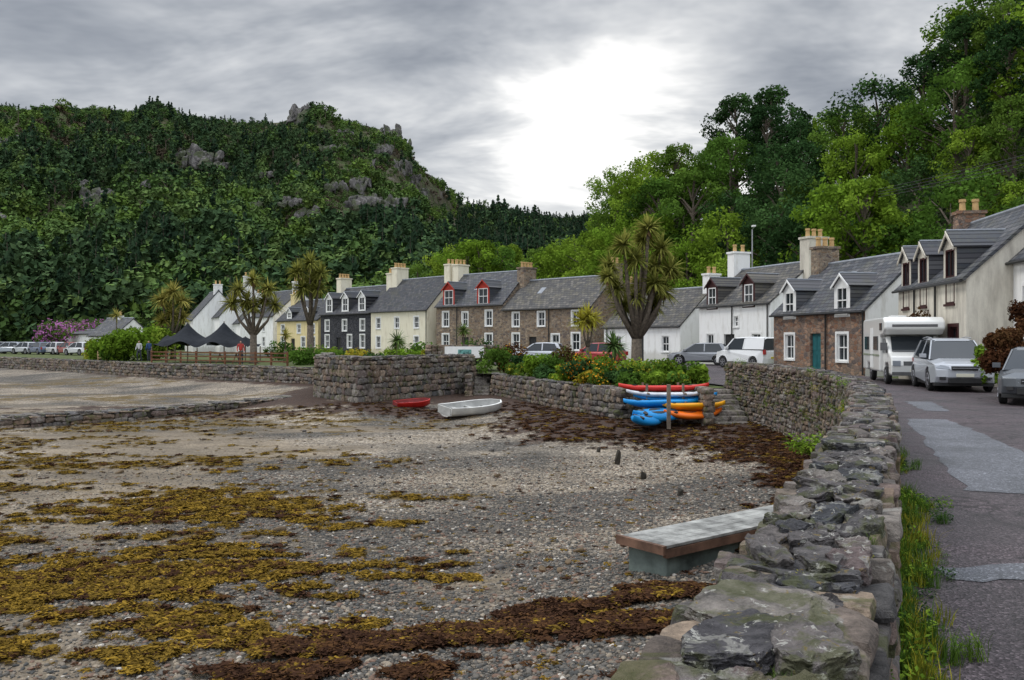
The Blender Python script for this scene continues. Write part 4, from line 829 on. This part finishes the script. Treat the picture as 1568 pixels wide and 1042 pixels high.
def camper(x,y,head):
    e=empty('campervan',(x,y,0),head); pm=paint('campervan_white',(.74,.74,.71)); hw=1.08
    def ext(prof,hw,nm,mats,bev=.06):
        mb=MB(); n=len(prof); vs=[(a,-hw,b) for a,b in prof]+[(a,hw,b) for a,b in prof]
        mb.add(vs,[tuple(range(n))[::-1],tuple(range(n,2*n))]+[(i,(i+1)%n,(i+1)%n+n,i+n) for i in range(n)]); return mb.obj(nm,mats,e,bevel=bev)
    ext([(-2.9,.45),(-1.95,.45),(-1.9,.75),(-1.1,.75),(-1.05,.45),(1.15,.45),(1.15,1.85),(1.9,1.92),(2.25,2.12),(2.22,2.42),(1.9,2.58),(-2.8,2.58),(-2.9,2.45)],hw,'coach_body',[pm],.08)
    ext([(1.0,.4),(1.35,.4),(1.4,.7),(1.55,.82),(2.1,.82),(2.22,.7),(2.27,.4),(2.75,.38),(2.8,.75),(2.7,1.08),(2.2,1.22),(1.62,1.84),(1.0,1.84)],.93,'cab',[pm],.06)
    mb=MB(); mb.slab([(2.19,-.8,1.26),(2.19,.8,1.26),(1.66,.76,1.83),(1.66,-.76,1.83)],-.03,0)
    for s in (-1,1):
        y=s*.94; mb.slab([(1.12,y,1.2),(2.05,y,1.2),(1.62,y,1.76),(1.12,y,1.76)],.02*s,0)
        y0,y1=sorted((s*hw,s*(hw+.03)))
        mb.box(-.1,.85,y0,y1,1.3,1.85,0); mb.box(-2.3,-1.3,y0,y1,1.3,1.85,0); mb.box(1.3,1.75,y0,y1,2.08,2.36,0)
        y0,y1=sorted((s*.94,s*1.18)); mb.box(1.95,2.08,y0,y1,1.3,1.6,5)
        y0,y1=sorted((s*hw,s*(hw+.015))); mb.box(-2.85,1.1,y0,y1,1.05,1.13,2); mb.box(-.95,-.3,y0,y1,.55,2.2,1)
        y0,y1=sorted((s*.6,s*.88)); mb.box(2.68,2.82,y0,y1,.72,.92,3)
    mb.box(2.70,2.815,-.5,.5,.74,.9,5); mb.box(2.76,2.84,-.26,.26,.5,.6,4); mb.box(2.1,2.84,-.9,.9,.36,.5,5); mb.box(-1.5,-.9,-.3,.3,2.58,2.72,1)
    mb.box(2.18,2.26,-.8,.8,2.2,2.3,5)
    mb.obj('windows_and_trim',[GLASS,WHITE,plain('stripe',(.25,.28,.2),.6),LAMP,PLATE,plain('grey_bumper',(.12,.12,.12),.7)],e,bevel=.012)
    wheels(e,(1.82,-1.5),.98,.34)
camper(15.85,34.6,D2(-104))
# ------------------------------------------------------------ boats and kayaks
def hull(name,x,y,z,L,B,Hh,col,rot,inner,tilt=0):
    e=empty(name,(x,y,z),rot); e.rotation_euler[0]=tilt; mb=MB(); ns=13; prof=9; vs=[]; vi=[]
    for i in range(ns):
        t=i/(ns-1); xx=L*(t-.5); w=B/2*(min(1,.78+.5*t) if t<.5 else math.sqrt(max(.0,1-((t-.5)/.5)**2.2)))+.01; sh=Hh*(1+.35*t*t); keel=.18*Hh*max(0,(t-.6)/.4)**2*3
        for k in range(prof):
            a=math.pi*(k/(prof-1)); vs.append((xx,-w*math.cos(a)*(1 if 0<k<prof-1 else 1.05),keel+(sh-keel)*(1-math.sin(a)**.6))); vi.append((xx*.95,-w*.9*math.cos(a),keel+.05+(sh-keel-.05)*(1-math.sin(a)**.6)))
    fs=[(i*prof+k,i*prof+k+1,(i+1)*prof+k+1,(i+1)*prof+k) for i in range(ns-1) for k in range(prof-1)]
    mb.add(vs,fs,0); mb.add(vi,[f[::-1] for f in fs],1)
    for k in (0,prof-1):
        for i in range(ns-1): mb.face([vs[i*prof+k],vs[(i+1)*prof+k],vi[(i+1)*prof+k],vi[i*prof+k]],0)
    mb.face(vs[:prof],0); mb.face(vi[:prof][::-1],1)
    mb.obj('hull',[col,inner],e,smooth=True)
    mb=MB()
    for t,wf in ((.22,.86),(.5,.95),(.78,.70)): mb.box(L*(t-.5)-.1,L*(t-.5)+.1,-B/2*wf*.97,B/2*wf*.97,Hh*.62,Hh*.68,0)
    mb.box(-L/2-.03,-L/2+.04,-B*.36,B*.36,.1,Hh*.95,0); mb.obj('thwarts_and_transom',[inner],e); return e
WH=plain('white_gelcoat',(.70,.70,.67),.4,var=.1); GR=plain('grey_inner',(.40,.40,.38),.6); RD=plain('red_gelcoat',(.45,.02,.015),.4); 
hull('rowing_boat',bx(724,35),35,-1.36,2.8,1.25,.42,WH,D2(38),GR,.12)
hull('red_dinghy',bx(634,38.2),37.7,-1.3,1.6,.9,.30,RD,D2(25),plain('dark_inner',(.2,.03,.03),.6),.1)
def kayak(name,x,y,z,L,B,Hh,mat,rot,tilt=0):
    e=empty(name,(x,y,z),rot); e.rotation_euler[0]=tilt; mb=MB(); ns=21; pr=12; vs=[]
    for i in range(ns):
        t=i/(ns-1)*2-1; w=B/2*max(.03,(1-abs(t)**2.0)); h=Hh*(1-.45*t*t); up=.16*abs(t)**3
        for k in range(pr):
            a=2*math.pi*k/pr; vs.append((L/2*t,w*math.cos(a),Hh*.5+up+h*.5*math.sin(a)*(1 if math.sin(a)>0 else .9)))
    fs=[(i*pr+k,i*pr+(k+1)%pr,(i+1)*pr+(k+1)%pr,(i+1)*pr+k) for i in range(ns-1) for k in range(pr)]; fs+=[tuple(range(pr))[::-1],tuple(range((ns-1)*pr,ns*pr))]
    mb.add(vs,fs); mb.obj('hull',[mat],e,smooth=True)
    mb=MB()
    for cx,rx in ((-.08*L,.13*L),(.27*L,.045*L),(-.33*L,.045*L)):
        hz=Hh*(.5+.5*(1-.45*(2*cx/L)**2))+.16*abs(2*cx/L)**3
        pts=[(cx+rx*math.cos(a),B*.24*math.sin(a),hz-.005) for a in np.linspace(0,6.283,16,endpoint=False)]
        mb.slab(pts,.05,0)
    mb.obj('cockpit_and_hatches',[BLACK,mat],e); return e
KB=plain('blue_plastic',(.01,.25,.6),.4,var=.05); KR=plain('red_plastic',(.55,.03,.02),.4,var=.05); KY=plain('yellow_plastic',(.8,.36,.01),.4,var=.05); KO=plain('orange_plastic',(.75,.15,.01),.4,var=.05); KW=plain('white_plastic',(.6,.62,.65),.4)
kayak('kayak',bx(985,28.4),27.9,-1.05,2.9,.85,.36,KB,D2(62),.3); kayak('kayak',bx(1008,28.6),28.4,-.94,3.0,.82,.34,KB,D2(42),.35); kayak('kayak',bx(1016,29),28.9,-.60,2.9,.76,.26,KB,D2(16),-.3)
kayak('kayak',bx(1058,29),28.7,-.96,2.3,.8,.28,KO,D2(22),.1); kayak('kayak',bx(1062,29),28.8,-.70,2.3,.78,.26,KY,D2(12),-.3)
kayak('kayak',bx(1034,29.5),29.5,-.45,3.0,.74,.24,KB,D2(8),.1); kayak('kayak',bx(1024,29.4),29.3,-.29,3.0,.70,.20,KW,D2(5),-.1); kayak('kayak',bx(1018,29.5),29.6,-.13,3.2,.76,.25,KR,D2(5),-.2)
mb=MB()
for x in (bx(992,29),bx(1048,29)):
    for yy in (29.2,30.1): mb.tube([(x,yy,-1.4),(x,yy,.2)],.045,8)
    for zz in (-.72,-.43,-.14): mb.tube([(x,28.7,zz+.02),(x,30.2,zz+.02)],.035,6)
mb.obj('kayak_rack',[WOOD])
e=empty('wooden_post',(bx(1024,27.8),27.8,-1.2)); mb=MB(); mb.box(-.06,.06,-.06,.06,0,1.45); mb.obj('post',[WOOD],e,bevel=.01)
# pontoon
e=empty('pontoon',(2.60,11.58,-1.24),D2(38)); mb=MB()
for k in range(5): mb.box(-1.25,3.2,-.39+k*.157,-.39+k*.157+.15,.35+random.uniform(-.004,.006),.395,0)
mb.obj('deck_planks',[plain('grey_planks',(.32,.32,.30),.75,var=.4,scale=3.5,bump=.5)],e,bevel=.006)
mb=MB(); mb.box(-1.262,-1.20,-.41,.41,.29,.40,0); mb.box(-1.19,3.1,-.40,-.34,.24,.347,0); mb.box(-1.19,3.1,.34,.40,.24,.347,0); mb.obj('frame',[plain('rust_timber',(.16,.09,.06),.8,var=.4)],e)
mb=MB(); mb.box(-1.12,.35,-.33,.33,-.1,.265,0); mb.box(.5,3.0,-.33,.33,-.1,.265,0); mb.obj('floats',[plain('grey_plastic_float',(.13,.16,.145),.7,var=.45,scale=2,bump=.3)],e,bevel=.03)
for (u,v,h,r) in [(946,712,.30,.065),(985,738,.13,.06),(1042,772,.09,.05),(917,692,.08,.05)]:
    d=F*3.25/(v-521); x=bx(u,d); z=float(beach_z(np.array([x]),np.array([d]))[0]); st=Stones(); st.add((x,d,z+h/2),(1,0,0),(0,1,0),(.15,0,1),(r,r,h/2+.04),SP_MD,.2,.4,cuts=7,flatcut=1); st.obj('mooring_stump',plain('dark_wet_wood',(.035,.03,.022),.7))
# ------------------------------------------------------------ scatter: seaweed & pebbles
WEED_O=leaf_mat('seaweed_orange',[(0.06,0.037,0.010),(0.125,0.08,0.016),(0.235,0.145,0.022)],0); WEED_D=leaf_mat('seaweed_brown',[(0.028,0.015,0.011),(0.05,0.026,0.016),(0.09,0.045,0.018)],0)
def weed(name,mat,n=36,R=.17):
    V=[];Fc=[];S=[]
    for i in range(n):
        a=rng.uniform(0,6.28); r=R*math.sqrt(rng.random()); c=np.array([r*math.cos(a),r*math.sin(a)*.7,.008+.022*rng.random()*(1-r/R)]); b2=rng.uniform(0,6.28); l=rng.uniform(.02,.065); w=.009; d=np.array([math.cos(b2),math.sin(b2),rng.normal(0,.2)]); s=np.array([-math.sin(b2),math.cos(b2),rng.normal(0,.4)])*w; o=len(V); sh=rng.random()
        V+=[c-d*l-s,c-d*l+s,c+s*1.6+np.array([0,0,.010]),c-s*1.6+np.array([0,0,.006]),c+d*l+s,c+d*l-s]; S+=[sh]*6; Fc+=[(o,o+1,o+2,o+3),(o+3,o+2,o+4,o+5)]
    return np_obj(name,np.array(V),np.array(Fc),np.array(S),[mat],link=False)
n=90000; yy=7.4*np.exp(rng.random(n)*math.log(38/7.4)) ; xx=rng.uniform(-.64,.40,n)*yy
o_,d_,w_,s_=zones(xx,yy); pick=rng.random(n)
poly=SHORE+[(-400,150),(-400,-300),(-2.9,-300)]
def inside(x,y,poly):
    c=np.zeros(len(x),bool)
    for (x0,y0),(x1,y1) in zip(poly,poly[1:]+poly[:1]):
        cond=((y0>y)!=(y1>y)); xi=(x1-x0)*(y-y0)/((y1-y0) if y1!=y0 else 1e-9)+x0; c^=cond&(x<xi)
    return c
ins=inside(xx,yy,poly); pk_=np.interp(yy,[8,14,30],[.8,.5,.3])
sel_o=ins&(o_>.5)&(d_<.5)&(pick<pk_*.75); sel_d=ins&(d_>.4)&(pick<pk_); sp_=ins&(o_<.4)&(d_<.4)&(pick<.02)
S_=np.concatenate([np.where(sel_o)[0],np.where(sel_d)[0],np.where(sp_)[0]]); kinds=np.concatenate([rng.choice([0,1,0,1,2],sel_o.sum()),rng.choice([2,3,2,3,3,2,0],sel_d.sum()),rng.integers(0,4,sp_.sum())])
zz=beach_z(xx[S_],yy[S_])+.01+.02*o_[S_]+.04*d_[S_]
scl=rng.uniform(.4,1.0,len(S_)); scl[-sp_.sum():]*=.5
scatter('seaweed',np.stack([xx[S_],yy[S_],zz],-1),scl,zrot(len(S_),.05),kinds,[weed('w0',WEED_O),weed('w1',WEED_O),weed('w2',WEED_D),weed('w3',WEED_D)])
def pebble(name,col):
    P_,Fq=stone_proto(2,2.2); A=P_*(1+.2*np.sin(P_[:,[1,2,0]]*2+rng.uniform(0,6,3)))*np.array([1,.75,.5]); return np_obj(name,A,Fq,np.full(len(A),.5),[plain(name,col,.75,var=.25,scale=1.5)],link=False,smooth=True)
pe=[pebble('pebble_%d'%i,c) for i,c in enumerate([(.06,.06,.056),(.12,.108,.092),(.20,.168,.13),(.28,.23,.17),(.50,.46,.40),(.16,.10,.07)])]
n=75000; yy=7.3*np.exp(rng.random(n)**1.05*math.log(24/7.3)); xx=rng.uniform(-.64,.30,n)*yy; o_,d_,w_,s_=zones(xx,yy); ok=inside(xx,yy,poly)&(d_<.6)&(rng.random(n)<(1-.7*s_)*(1-.5*o_)); xx=xx[ok];yy=yy[ok];w_=w_[ok]; n=len(xx)
kk=np.where(rng.random(n)<w_*.85,rng.choice([0,1,1,2,0,5,1],n),rng.choice([1,2,3,3,2,1,5,0],n)); kk=np.where(rng.random(n)<.03,4,kk); sc=.012+.030*rng.random(n)**3.2
scatter('shingle_pebbles',np.stack([xx,yy,beach_z(xx,yy)+.004],-1),sc,zrot(n,.2),kk,pe)
n=140; yy=9*np.exp(rng.random(n)*math.log(40/9)); xx=rng.uniform(-.6,.1,n)*yy; ok=inside(xx,yy,poly); xx=xx[ok];yy=yy[ok]; n=len(xx)
scatter('beach_rocks',np.stack([xx,yy,beach_z(xx,yy)+.02],-1),.04+.08*rng.random(n)**2,zrot(n,.2),rng.integers(0,3,n),[pebble('rock_%d'%i,c) for i,c in enumerate([(.10,.09,.08),(.2,.17,.14),(.13,.09,.05)])])
# ------------------------------------------------------------ weeds along the wall
def tuft(name,mat,n,h,w,spread,broad=False):
    V=[];Fc=[];S=[]
    for i in range(n):
        a=rng.uniform(0,6.28); r=spread*math.sqrt(rng.random()); c=np.array([r*math.cos(a),r*math.sin(a),0]); b2=rng.uniform(0,6.28); lean=rng.uniform(.1,.7); hh=h*rng.uniform(.4,1.1); d=np.array([math.cos(b2),math.sin(b2),0])*lean*hh; s=np.array([-math.sin(b2),math.cos(b2),0])*w; o=len(V); sh=rng.random()
        if broad:
            c=c+np.array([0,0,hh*rng.random()]); l=w*2.2; dd=np.array([math.cos(b2),math.sin(b2),rng.normal(.1,.4)])*l
            V+=[c-dd,c-s*1.2+np.array([0,0,w*.3]),c+dd,c+s*1.2+np.array([0,0,w*.3])]; S+=[sh]*4; Fc+=[(o,o+1,o+2,o+3)]
        else:
            V+=[c-s,c+s,c+d*.35+s*.9+np.array([0,0,hh*.6]),c+d*.35-s*.9+np.array([0,0,hh*.6]),c+d+s*.1+np.array([0,0,hh*.9]),c+d-s*.1+np.array([0,0,hh*.9])]; S+=[sh]*6; Fc+=[(o,o+1,o+2,o+3),(o+3,o+2,o+4,o+5)]
    return np_obj(name,np.array(V),np.array(Fc),np.array(S),[mat],link=False)
P=[];S=[];I=[]
T=plen(NEARP)
for i in range(2300):
    s=T*rng.random(); p,dv=at_s(NEARP,s); n_=(dv[1],-dv[0]); cl=fbm(np.array([s*1.1]),np.array([0.]),4,7)[0]; o=TH+.02+abs(rng.normal(.04,.05+.35*max(0,cl-.35))); z=0
    if cl<.36: continue
    P.append((p[0]+n_[0]*o,p[1]+n_[1]*o,z)); S.append(rng.uniform(.3,.7+1.0*max(0,cl-.3))); I.append(int(rng.choice([0,0,1,2,3,3,1,5]))); 
for i in range(260):
    s=T*rng.random(); p,dv=at_s(NEARP,s); n_=(dv[1],-dv[0]); P.append((p[0]+n_[0]*(TH+.02),p[1]+n_[1]*(TH+.02),rng.uniform(.1,.75))); S.append(rng.uniform(.2,.6)); I.append(int(rng.choice([2,3,5])))
for i in range(420):
    s=T*rng.random(); p,dv=at_s(NEARP,s); n_=(dv[1],-dv[0]); o=rng.uniform(.05,TH); P.append((p[0]+n_[0]*o,p[1]+n_[1]*o,.87)); S.append(rng.uniform(.10,.30)); I.append(int(rng.choice([2,3,0,4])))
for i in range(150):
    s=T*(.5+.5*rng.random()); p,dv=at_s(NEARP,s); n_=(dv[1],-dv[0]); P.append((p[0]-n_[0]*.06,p[1]-n_[1]*.06,rng.uniform(-.6,.9))); S.append(rng.uniform(.4,1.2)); I.append(int(rng.choice([2,3,2,4])))
for k in range(9): P.append((2.75+random.uniform(-.2,.15),7.7+random.uniform(-.25,.25),.68)); S.append(1.0); I.append(2)
scatter('wall_weeds',P,S,zrot(len(P),.1),I,[tuft('g0',LG_M,40,.24,.003,.08),tuft('g1',LG_Y,35,.20,.003,.08),tuft('g2',LG_B,80,.17,.010,.12,True),tuft('g3',LG_M,70,.12,.008,.13,True),tuft('g4',LG_Y,90,.16,.008,.18,True),tuft('g5',LG_D,80,.14,.009,.12,True)])
# ------------------------------------------------------------ marquee, deck, fence, sign, people
e=empty('marquee_tent',(bx(318,68),68,0)); 
TENT=plain('tent_canvas',(.02,.023,.028),.85,var=.2,spec=.1); nx=37;ny=21; vs=[];fs=[]
pk=[(-1.6,0,3.1),(1.2,.3,3.2),(-3.0,-.5,2.1),(3.0,0,2.0)]
for j in range(ny):
    for i in range(nx):
        x=-3.6+7.2*i/(nx-1); y=-2.4+4.8*j/(ny-1); z=1.15
        for a,b2,h in pk: z=max(z,1.15+(h-1.15)*math.exp(-math.hypot(x-a,(y-b2)*.8)*.75))
        eg=max(abs(x)/3.6,abs(y)/2.4); z-=.35*max(0,eg-.8)/.2*(.5+.5*math.cos(x*2.6+y*2.6)); vs.append((x,y,z))
fs=[(j*nx+i,j*nx+i+1,(j+1)*nx+i+1,(j+1)*nx+i) for j in range(ny-1) for i in range(nx-1)]
mb=MB(); mb.add(vs,fs); mb.obj('canopy',[TENT],e,smooth=True)
mb=MB()
for a,b2,h in pk+[(-3.5,-2.3,1.2),(3.5,-2.3,1.2),(0,-2.3,1.1),(-3.5,2.3,1.2),(3.5,2.3,1.2)]: mb.tube([(a,b2,-.1),(a,b2,h)],.045,6)
mb.obj('poles',[WOOD],e)
def fence(name,pts,h,rails,sp,mat,pr=.05):
    mb=MB()
    for (x0,y0),(x1,y1) in zip(pts[:-1],pts[1:]):
        l=math.hypot(x1-x0,y1-y0); n=max(1,int(l/sp)); a=math.atan2(y1-y0,x1-x0)
        for k in range(n+1):
            M=Matrix.Translation((x0+(x1-x0)*k/n,y0+(y1-y0)*k/n,0))@Matrix.Rotation(a,4,'Z'); mb.box(-pr,pr,-pr,pr,-.2,h+.05,0,M)
        M=Matrix.Translation((x0,y0,0))@Matrix.Rotation(a,4,'Z')
        for r in range(rails): z=h*(r+1)/rails; mb.box(0,l,-pr-.035,-pr-.003,z-.1,z-.01,0,M)
    return mb.obj(name,[mat])
fence('wooden_fence',[(bx(232,65.5),65.5),(bx(300,62),62),(bx(440,57.5),57.5)],.85,3,1.5,DARKWOOD)
fence('wooden_fence',[(bx(150,73.5),73.5),(bx(178,72),72)],.7,3,1.2,plain('light_timber',(.35,.25,.13),.8))
e=empty('picnic_table',(bx(345,62),62.5,0)); mb=MB(); mb.box(-.9,.9,-.35,.35,.7,.75); mb.box(-.9,.9,-.8,-.55,.42,.46); mb.box(-.9,.9,.55,.8,.42,.46)
for x in (-.6,.6): mb.slab([(x,-.75,0),(x,-.65,0),(x,.25,.7),(x,.15,.7)],.05); mb.slab([(x+.06,.75,0),(x+.06,.65,0),(x+.06,-.25,.7),(x+.06,-.15,.7)],.05)
mb.obj('table',[DARKWOOD],e)
e=empty('information_board',(bx(711,47.5),47.5,.72),D2(-4)); mb=MB(); mb.box(-1.1,1.1,-.04,.04,-.25,.62,0); mb.box(-.35,.4,-.05,-.043,-.1,.45,1)
for x in (-1.15,1.15): mb.box(x-.05,x+.05,-.05,.05,-.75,.7,2)
mb.obj('board',[WHITE,plain('poster',(.12,.3,.28),.6,var=.6,scale=6),WOOD],e)
e=empty('stone_lookout_wall',(bx(705,50),50,0)); st=Stones()
for i in range(12):
    for j in range(4): st.add((-1.9+i*.36,.3,.75+j*.19),(1,0,0),(0,1,0),(0,0,1),(.19,.2,.1),SP_LO,.06)
st.obj('stones',WALLST,e)
def person(name,x,y,z,rot,top,leg,pose=0):
    e=empty(name,(x,y,z),rot)
    def skin(nm,verts,edges,rad,mat,root=0):
        me=bpy.data.meshes.new(nm); me.from_pydata(verts,edges,[]); o=bpy.data.objects.new(nm,me); scene.collection.objects.link(o); o.parent=e
        md=o.modifiers.new('s','SKIN'); 
        for i,r in enumerate(rad): me.skin_vertices[0].data[i].radius=(r if isinstance(r,tuple) else (r,r)); 
        me.skin_vertices[0].data[root].use_root=True
        o.modifiers.new('ss','SUBSURF').levels=1; o.modifiers['ss'].render_levels=1; me.materials.append(mat); return o
    a=.12 if pose else .03
    skin('legs',[(0,0,.95),(.1,0,.88),(.11,a,.48),(.12,-a*.3,.08),(.12,.14-a*.3,.04),(-.1,0,.88),(-.11,-a*.3,.48),(-.12,-a*1.6,.08),(-.12,.14-a*1.6,.04)],[(0,1),(1,2),(2,3),(3,4),(0,5),(5,6),(6,7),(7,8)],[.12,.095,.065,.045,.035,.095,.065,.045,.035],leg)
    skin('torso',[(0,0,.95),(0,0,1.2),(0,0,1.42),(.17,0,1.42),(.24,.02,1.15),(.22,.16,.93),(-.17,0,1.42),(-.24,.0,1.15),(-.22,.12,.92),(0,0,1.5)],[(0,1),(1,2),(2,3),(3,4),(4,5),(2,6),(6,7),(7,8),(2,9)],[(.15,.11),(.14,.11),(.14,.1),.065,.045,.033,.065,.045,.033,.055],top)
    SK=plain('skin',(.45,.27,.2),.6)
    skin('head',[(0,0,1.48),(0,.01,1.58),(0,.02,1.68),(0,.10,1.60)],[(0,1),(1,2),(1,3)],[.05,.08,.085,.02],SK)
    skin('hair',[(0,-.03,1.66),(0,-.03,1.72)],[(0,1)],[.085,.07],plain('hair',(.06,.04,.03),.8))
C1=plain('jacket_blue',(.04,.08,.2),.8);C2=plain('jacket_white',(.5,.5,.5),.8);C3=plain('jacket_red',(.4,.05,.04),.8);TR=plain('trousers',(.04,.045,.06),.8)
person('person',bx(213,70),70,-.05,D2(170),C2,TR,1); person('person',bx(228,69),69,-.05,D2(60),C1,TR); person('person',bx(365,60),60.5,-.05,D2(200),C3,TR)
e=empty('street_lamp',(bx(1152,66),66,0)); mb=MB(); h=bz(352,66); mb.tube([(0,0,0),(0,0,h),(.1,-.2,h+.15),(-.1,-.6,h+.2)],[.07,.05,.04,.04],8); mb.box(-.22,.02,-.95,-.55,h+.12,h+.24,1); mb.obj('column',[STEEL,WHITE],e)
mb=MB()
for k in range(4):
    a=Vector((bx(1345,54),54,bz(302-k*4,54))); c=Vector((30,24,bz(180,30)+k*.25+1.2))
    mb.tube([a.lerp(c,t/12)+Vector((0,0,-1.5*(t/12)*(1-t/12))) for t in range(13)],.013,4)
mb.obj('overhead_wires',[BLACK])
# ------------------------------------------------------------ sky & light
w=bpy.data.worlds.new('World'); scene.world=w; w.use_nodes=True; nt=w.node_tree; L=nt.links; bg=nt.nodes['Background']; out=nt.nodes['World Output']
SE=math.radians(52); AZ=math.radians(-75)
sky=nt.nodes.new('ShaderNodeTexSky'); sky.sky_type='NISHITA'; sky.sun_disc=False; sky.sun_elevation=SE; sky.sun_rotation=AZ; L.new(sky.outputs[0],bg.inputs[0]); bg.inputs[1].default_value=.1
tc=nt.nodes.new('ShaderNodeTexCoord'); sx=N(nt,'ShaderNodeSeparateXYZ'); L.new(tc.outputs['Generated'],sx.inputs[0])
def M_(op,a,b=None,c=None):
    n=nt.nodes.new('ShaderNodeMath'); n.operation=op
    for i,v in enumerate((a,b,c)):
        if v is None: continue
        if isinstance(v,(int,float)): n.inputs[i].default_value=v
        else: L.new(v,n.inputs[i])
    return n.outputs[0]
zz=M_('ADD',M_('MAXIMUM',sx.outputs[2],0.0),.28); cx=M_('DIVIDE',sx.outputs[0],zz); cy=M_('DIVIDE',sx.outputs[1],zz)
cb=N(nt,'ShaderNodeCombineXYZ'); L.new(cx,cb.inputs[0]); L.new(cy,cb.inputs[1])
mp=N(nt,'ShaderNodeMapping'); mp.inputs['Rotation'].default_value=(0,0,.25); mp.inputs['Scale'].default_value=(.95,1.6,1); mp.inputs['Location'].default_value=(7.4,2.2,0); L.new(cb.outputs[0],mp.inputs['Vector'])
nz=noise_n(nt,mp.outputs[0],1.9,5,.60,.2)
gd=Vector((125/F,1,385/F)).normalized()
vm=N(nt,'ShaderNodeVectorMath',operation='DOT_PRODUCT'); nn=N(nt,'ShaderNodeVectorMath',operation='NORMALIZE'); L.new(tc.outputs['Generated'],nn.inputs[0]); L.new(nn.outputs[0],vm.inputs[0]); vm.inputs[1].default_value=gd
gl=M_('POWER',M_('MAXIMUM',vm.outputs['Value'],0.0),130.0); gl2=M_('POWER',M_('MAXIMUM',vm.outputs['Value'],0.0),25.0)
lo=M_('MULTIPLY',M_('SUBTRACT',.28,M_('MINIMUM',M_('MAXIMUM',sx.outputs[2],0.0),.5)),.45)
f=M_('ADD',M_('MULTIPLY_ADD',M_('SUBTRACT',nz.outputs['Fac'],.5),1.35,.47),M_('MULTIPLY_ADD',gl2,.12,M_('MULTIPLY',gl,.24))); f=M_('ADD',f,lo)
r=ramp(nt,[(.26,(.27,.295,.34)),(.42,(.41,.435,.475)),(.55,(.58,.60,.63)),(.68,(.79,.80,.81)),(.8,(1.12,1.11,1.09))]); L.new(f,r.inputs[0])
bri=M_('MULTIPLY_ADD',M_('MAXIMUM',M_('SUBTRACT',sx.outputs[2],.40),0.0),7.0,1.0)  # unseen upper sky brightened, added to light the ground
bri=M_('ADD',bri,M_('MULTIPLY',M_('MAXIMUM',M_('MULTIPLY',sx.outputs[1],-1.0),0.0),1.3))  # unseen sky behind the camera brightened too, added fill for the house fronts
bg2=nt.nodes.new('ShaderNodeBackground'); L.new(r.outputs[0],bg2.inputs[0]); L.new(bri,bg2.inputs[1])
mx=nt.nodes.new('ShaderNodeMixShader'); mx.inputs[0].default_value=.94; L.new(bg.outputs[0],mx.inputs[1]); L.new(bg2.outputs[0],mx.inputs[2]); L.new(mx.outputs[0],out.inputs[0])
sl=bpy.data.lights.new('sun','SUN'); sl.energy=1.4; sl.angle=math.radians(20); sl.color=(1,.96,.9); so=bpy.data.objects.new('sun',sl); scene.collection.objects.link(so)
sd=Vector((math.sin(AZ)*math.cos(SE),math.cos(AZ)*math.cos(SE),math.sin(SE))); so.rotation_euler=sd.to_track_quat('Z','Y').to_euler()
cam=bpy.data.cameras.new('camera'); co=bpy.data.objects.new('camera',cam); scene.collection.objects.link(co); co.location=(0,0,CH); co.rotation_euler=(math.radians(90),0,0); cam.lens=30; cam.sensor_width=36; cam.clip_end=6000; cam.clip_start=.05; scene.camera=co
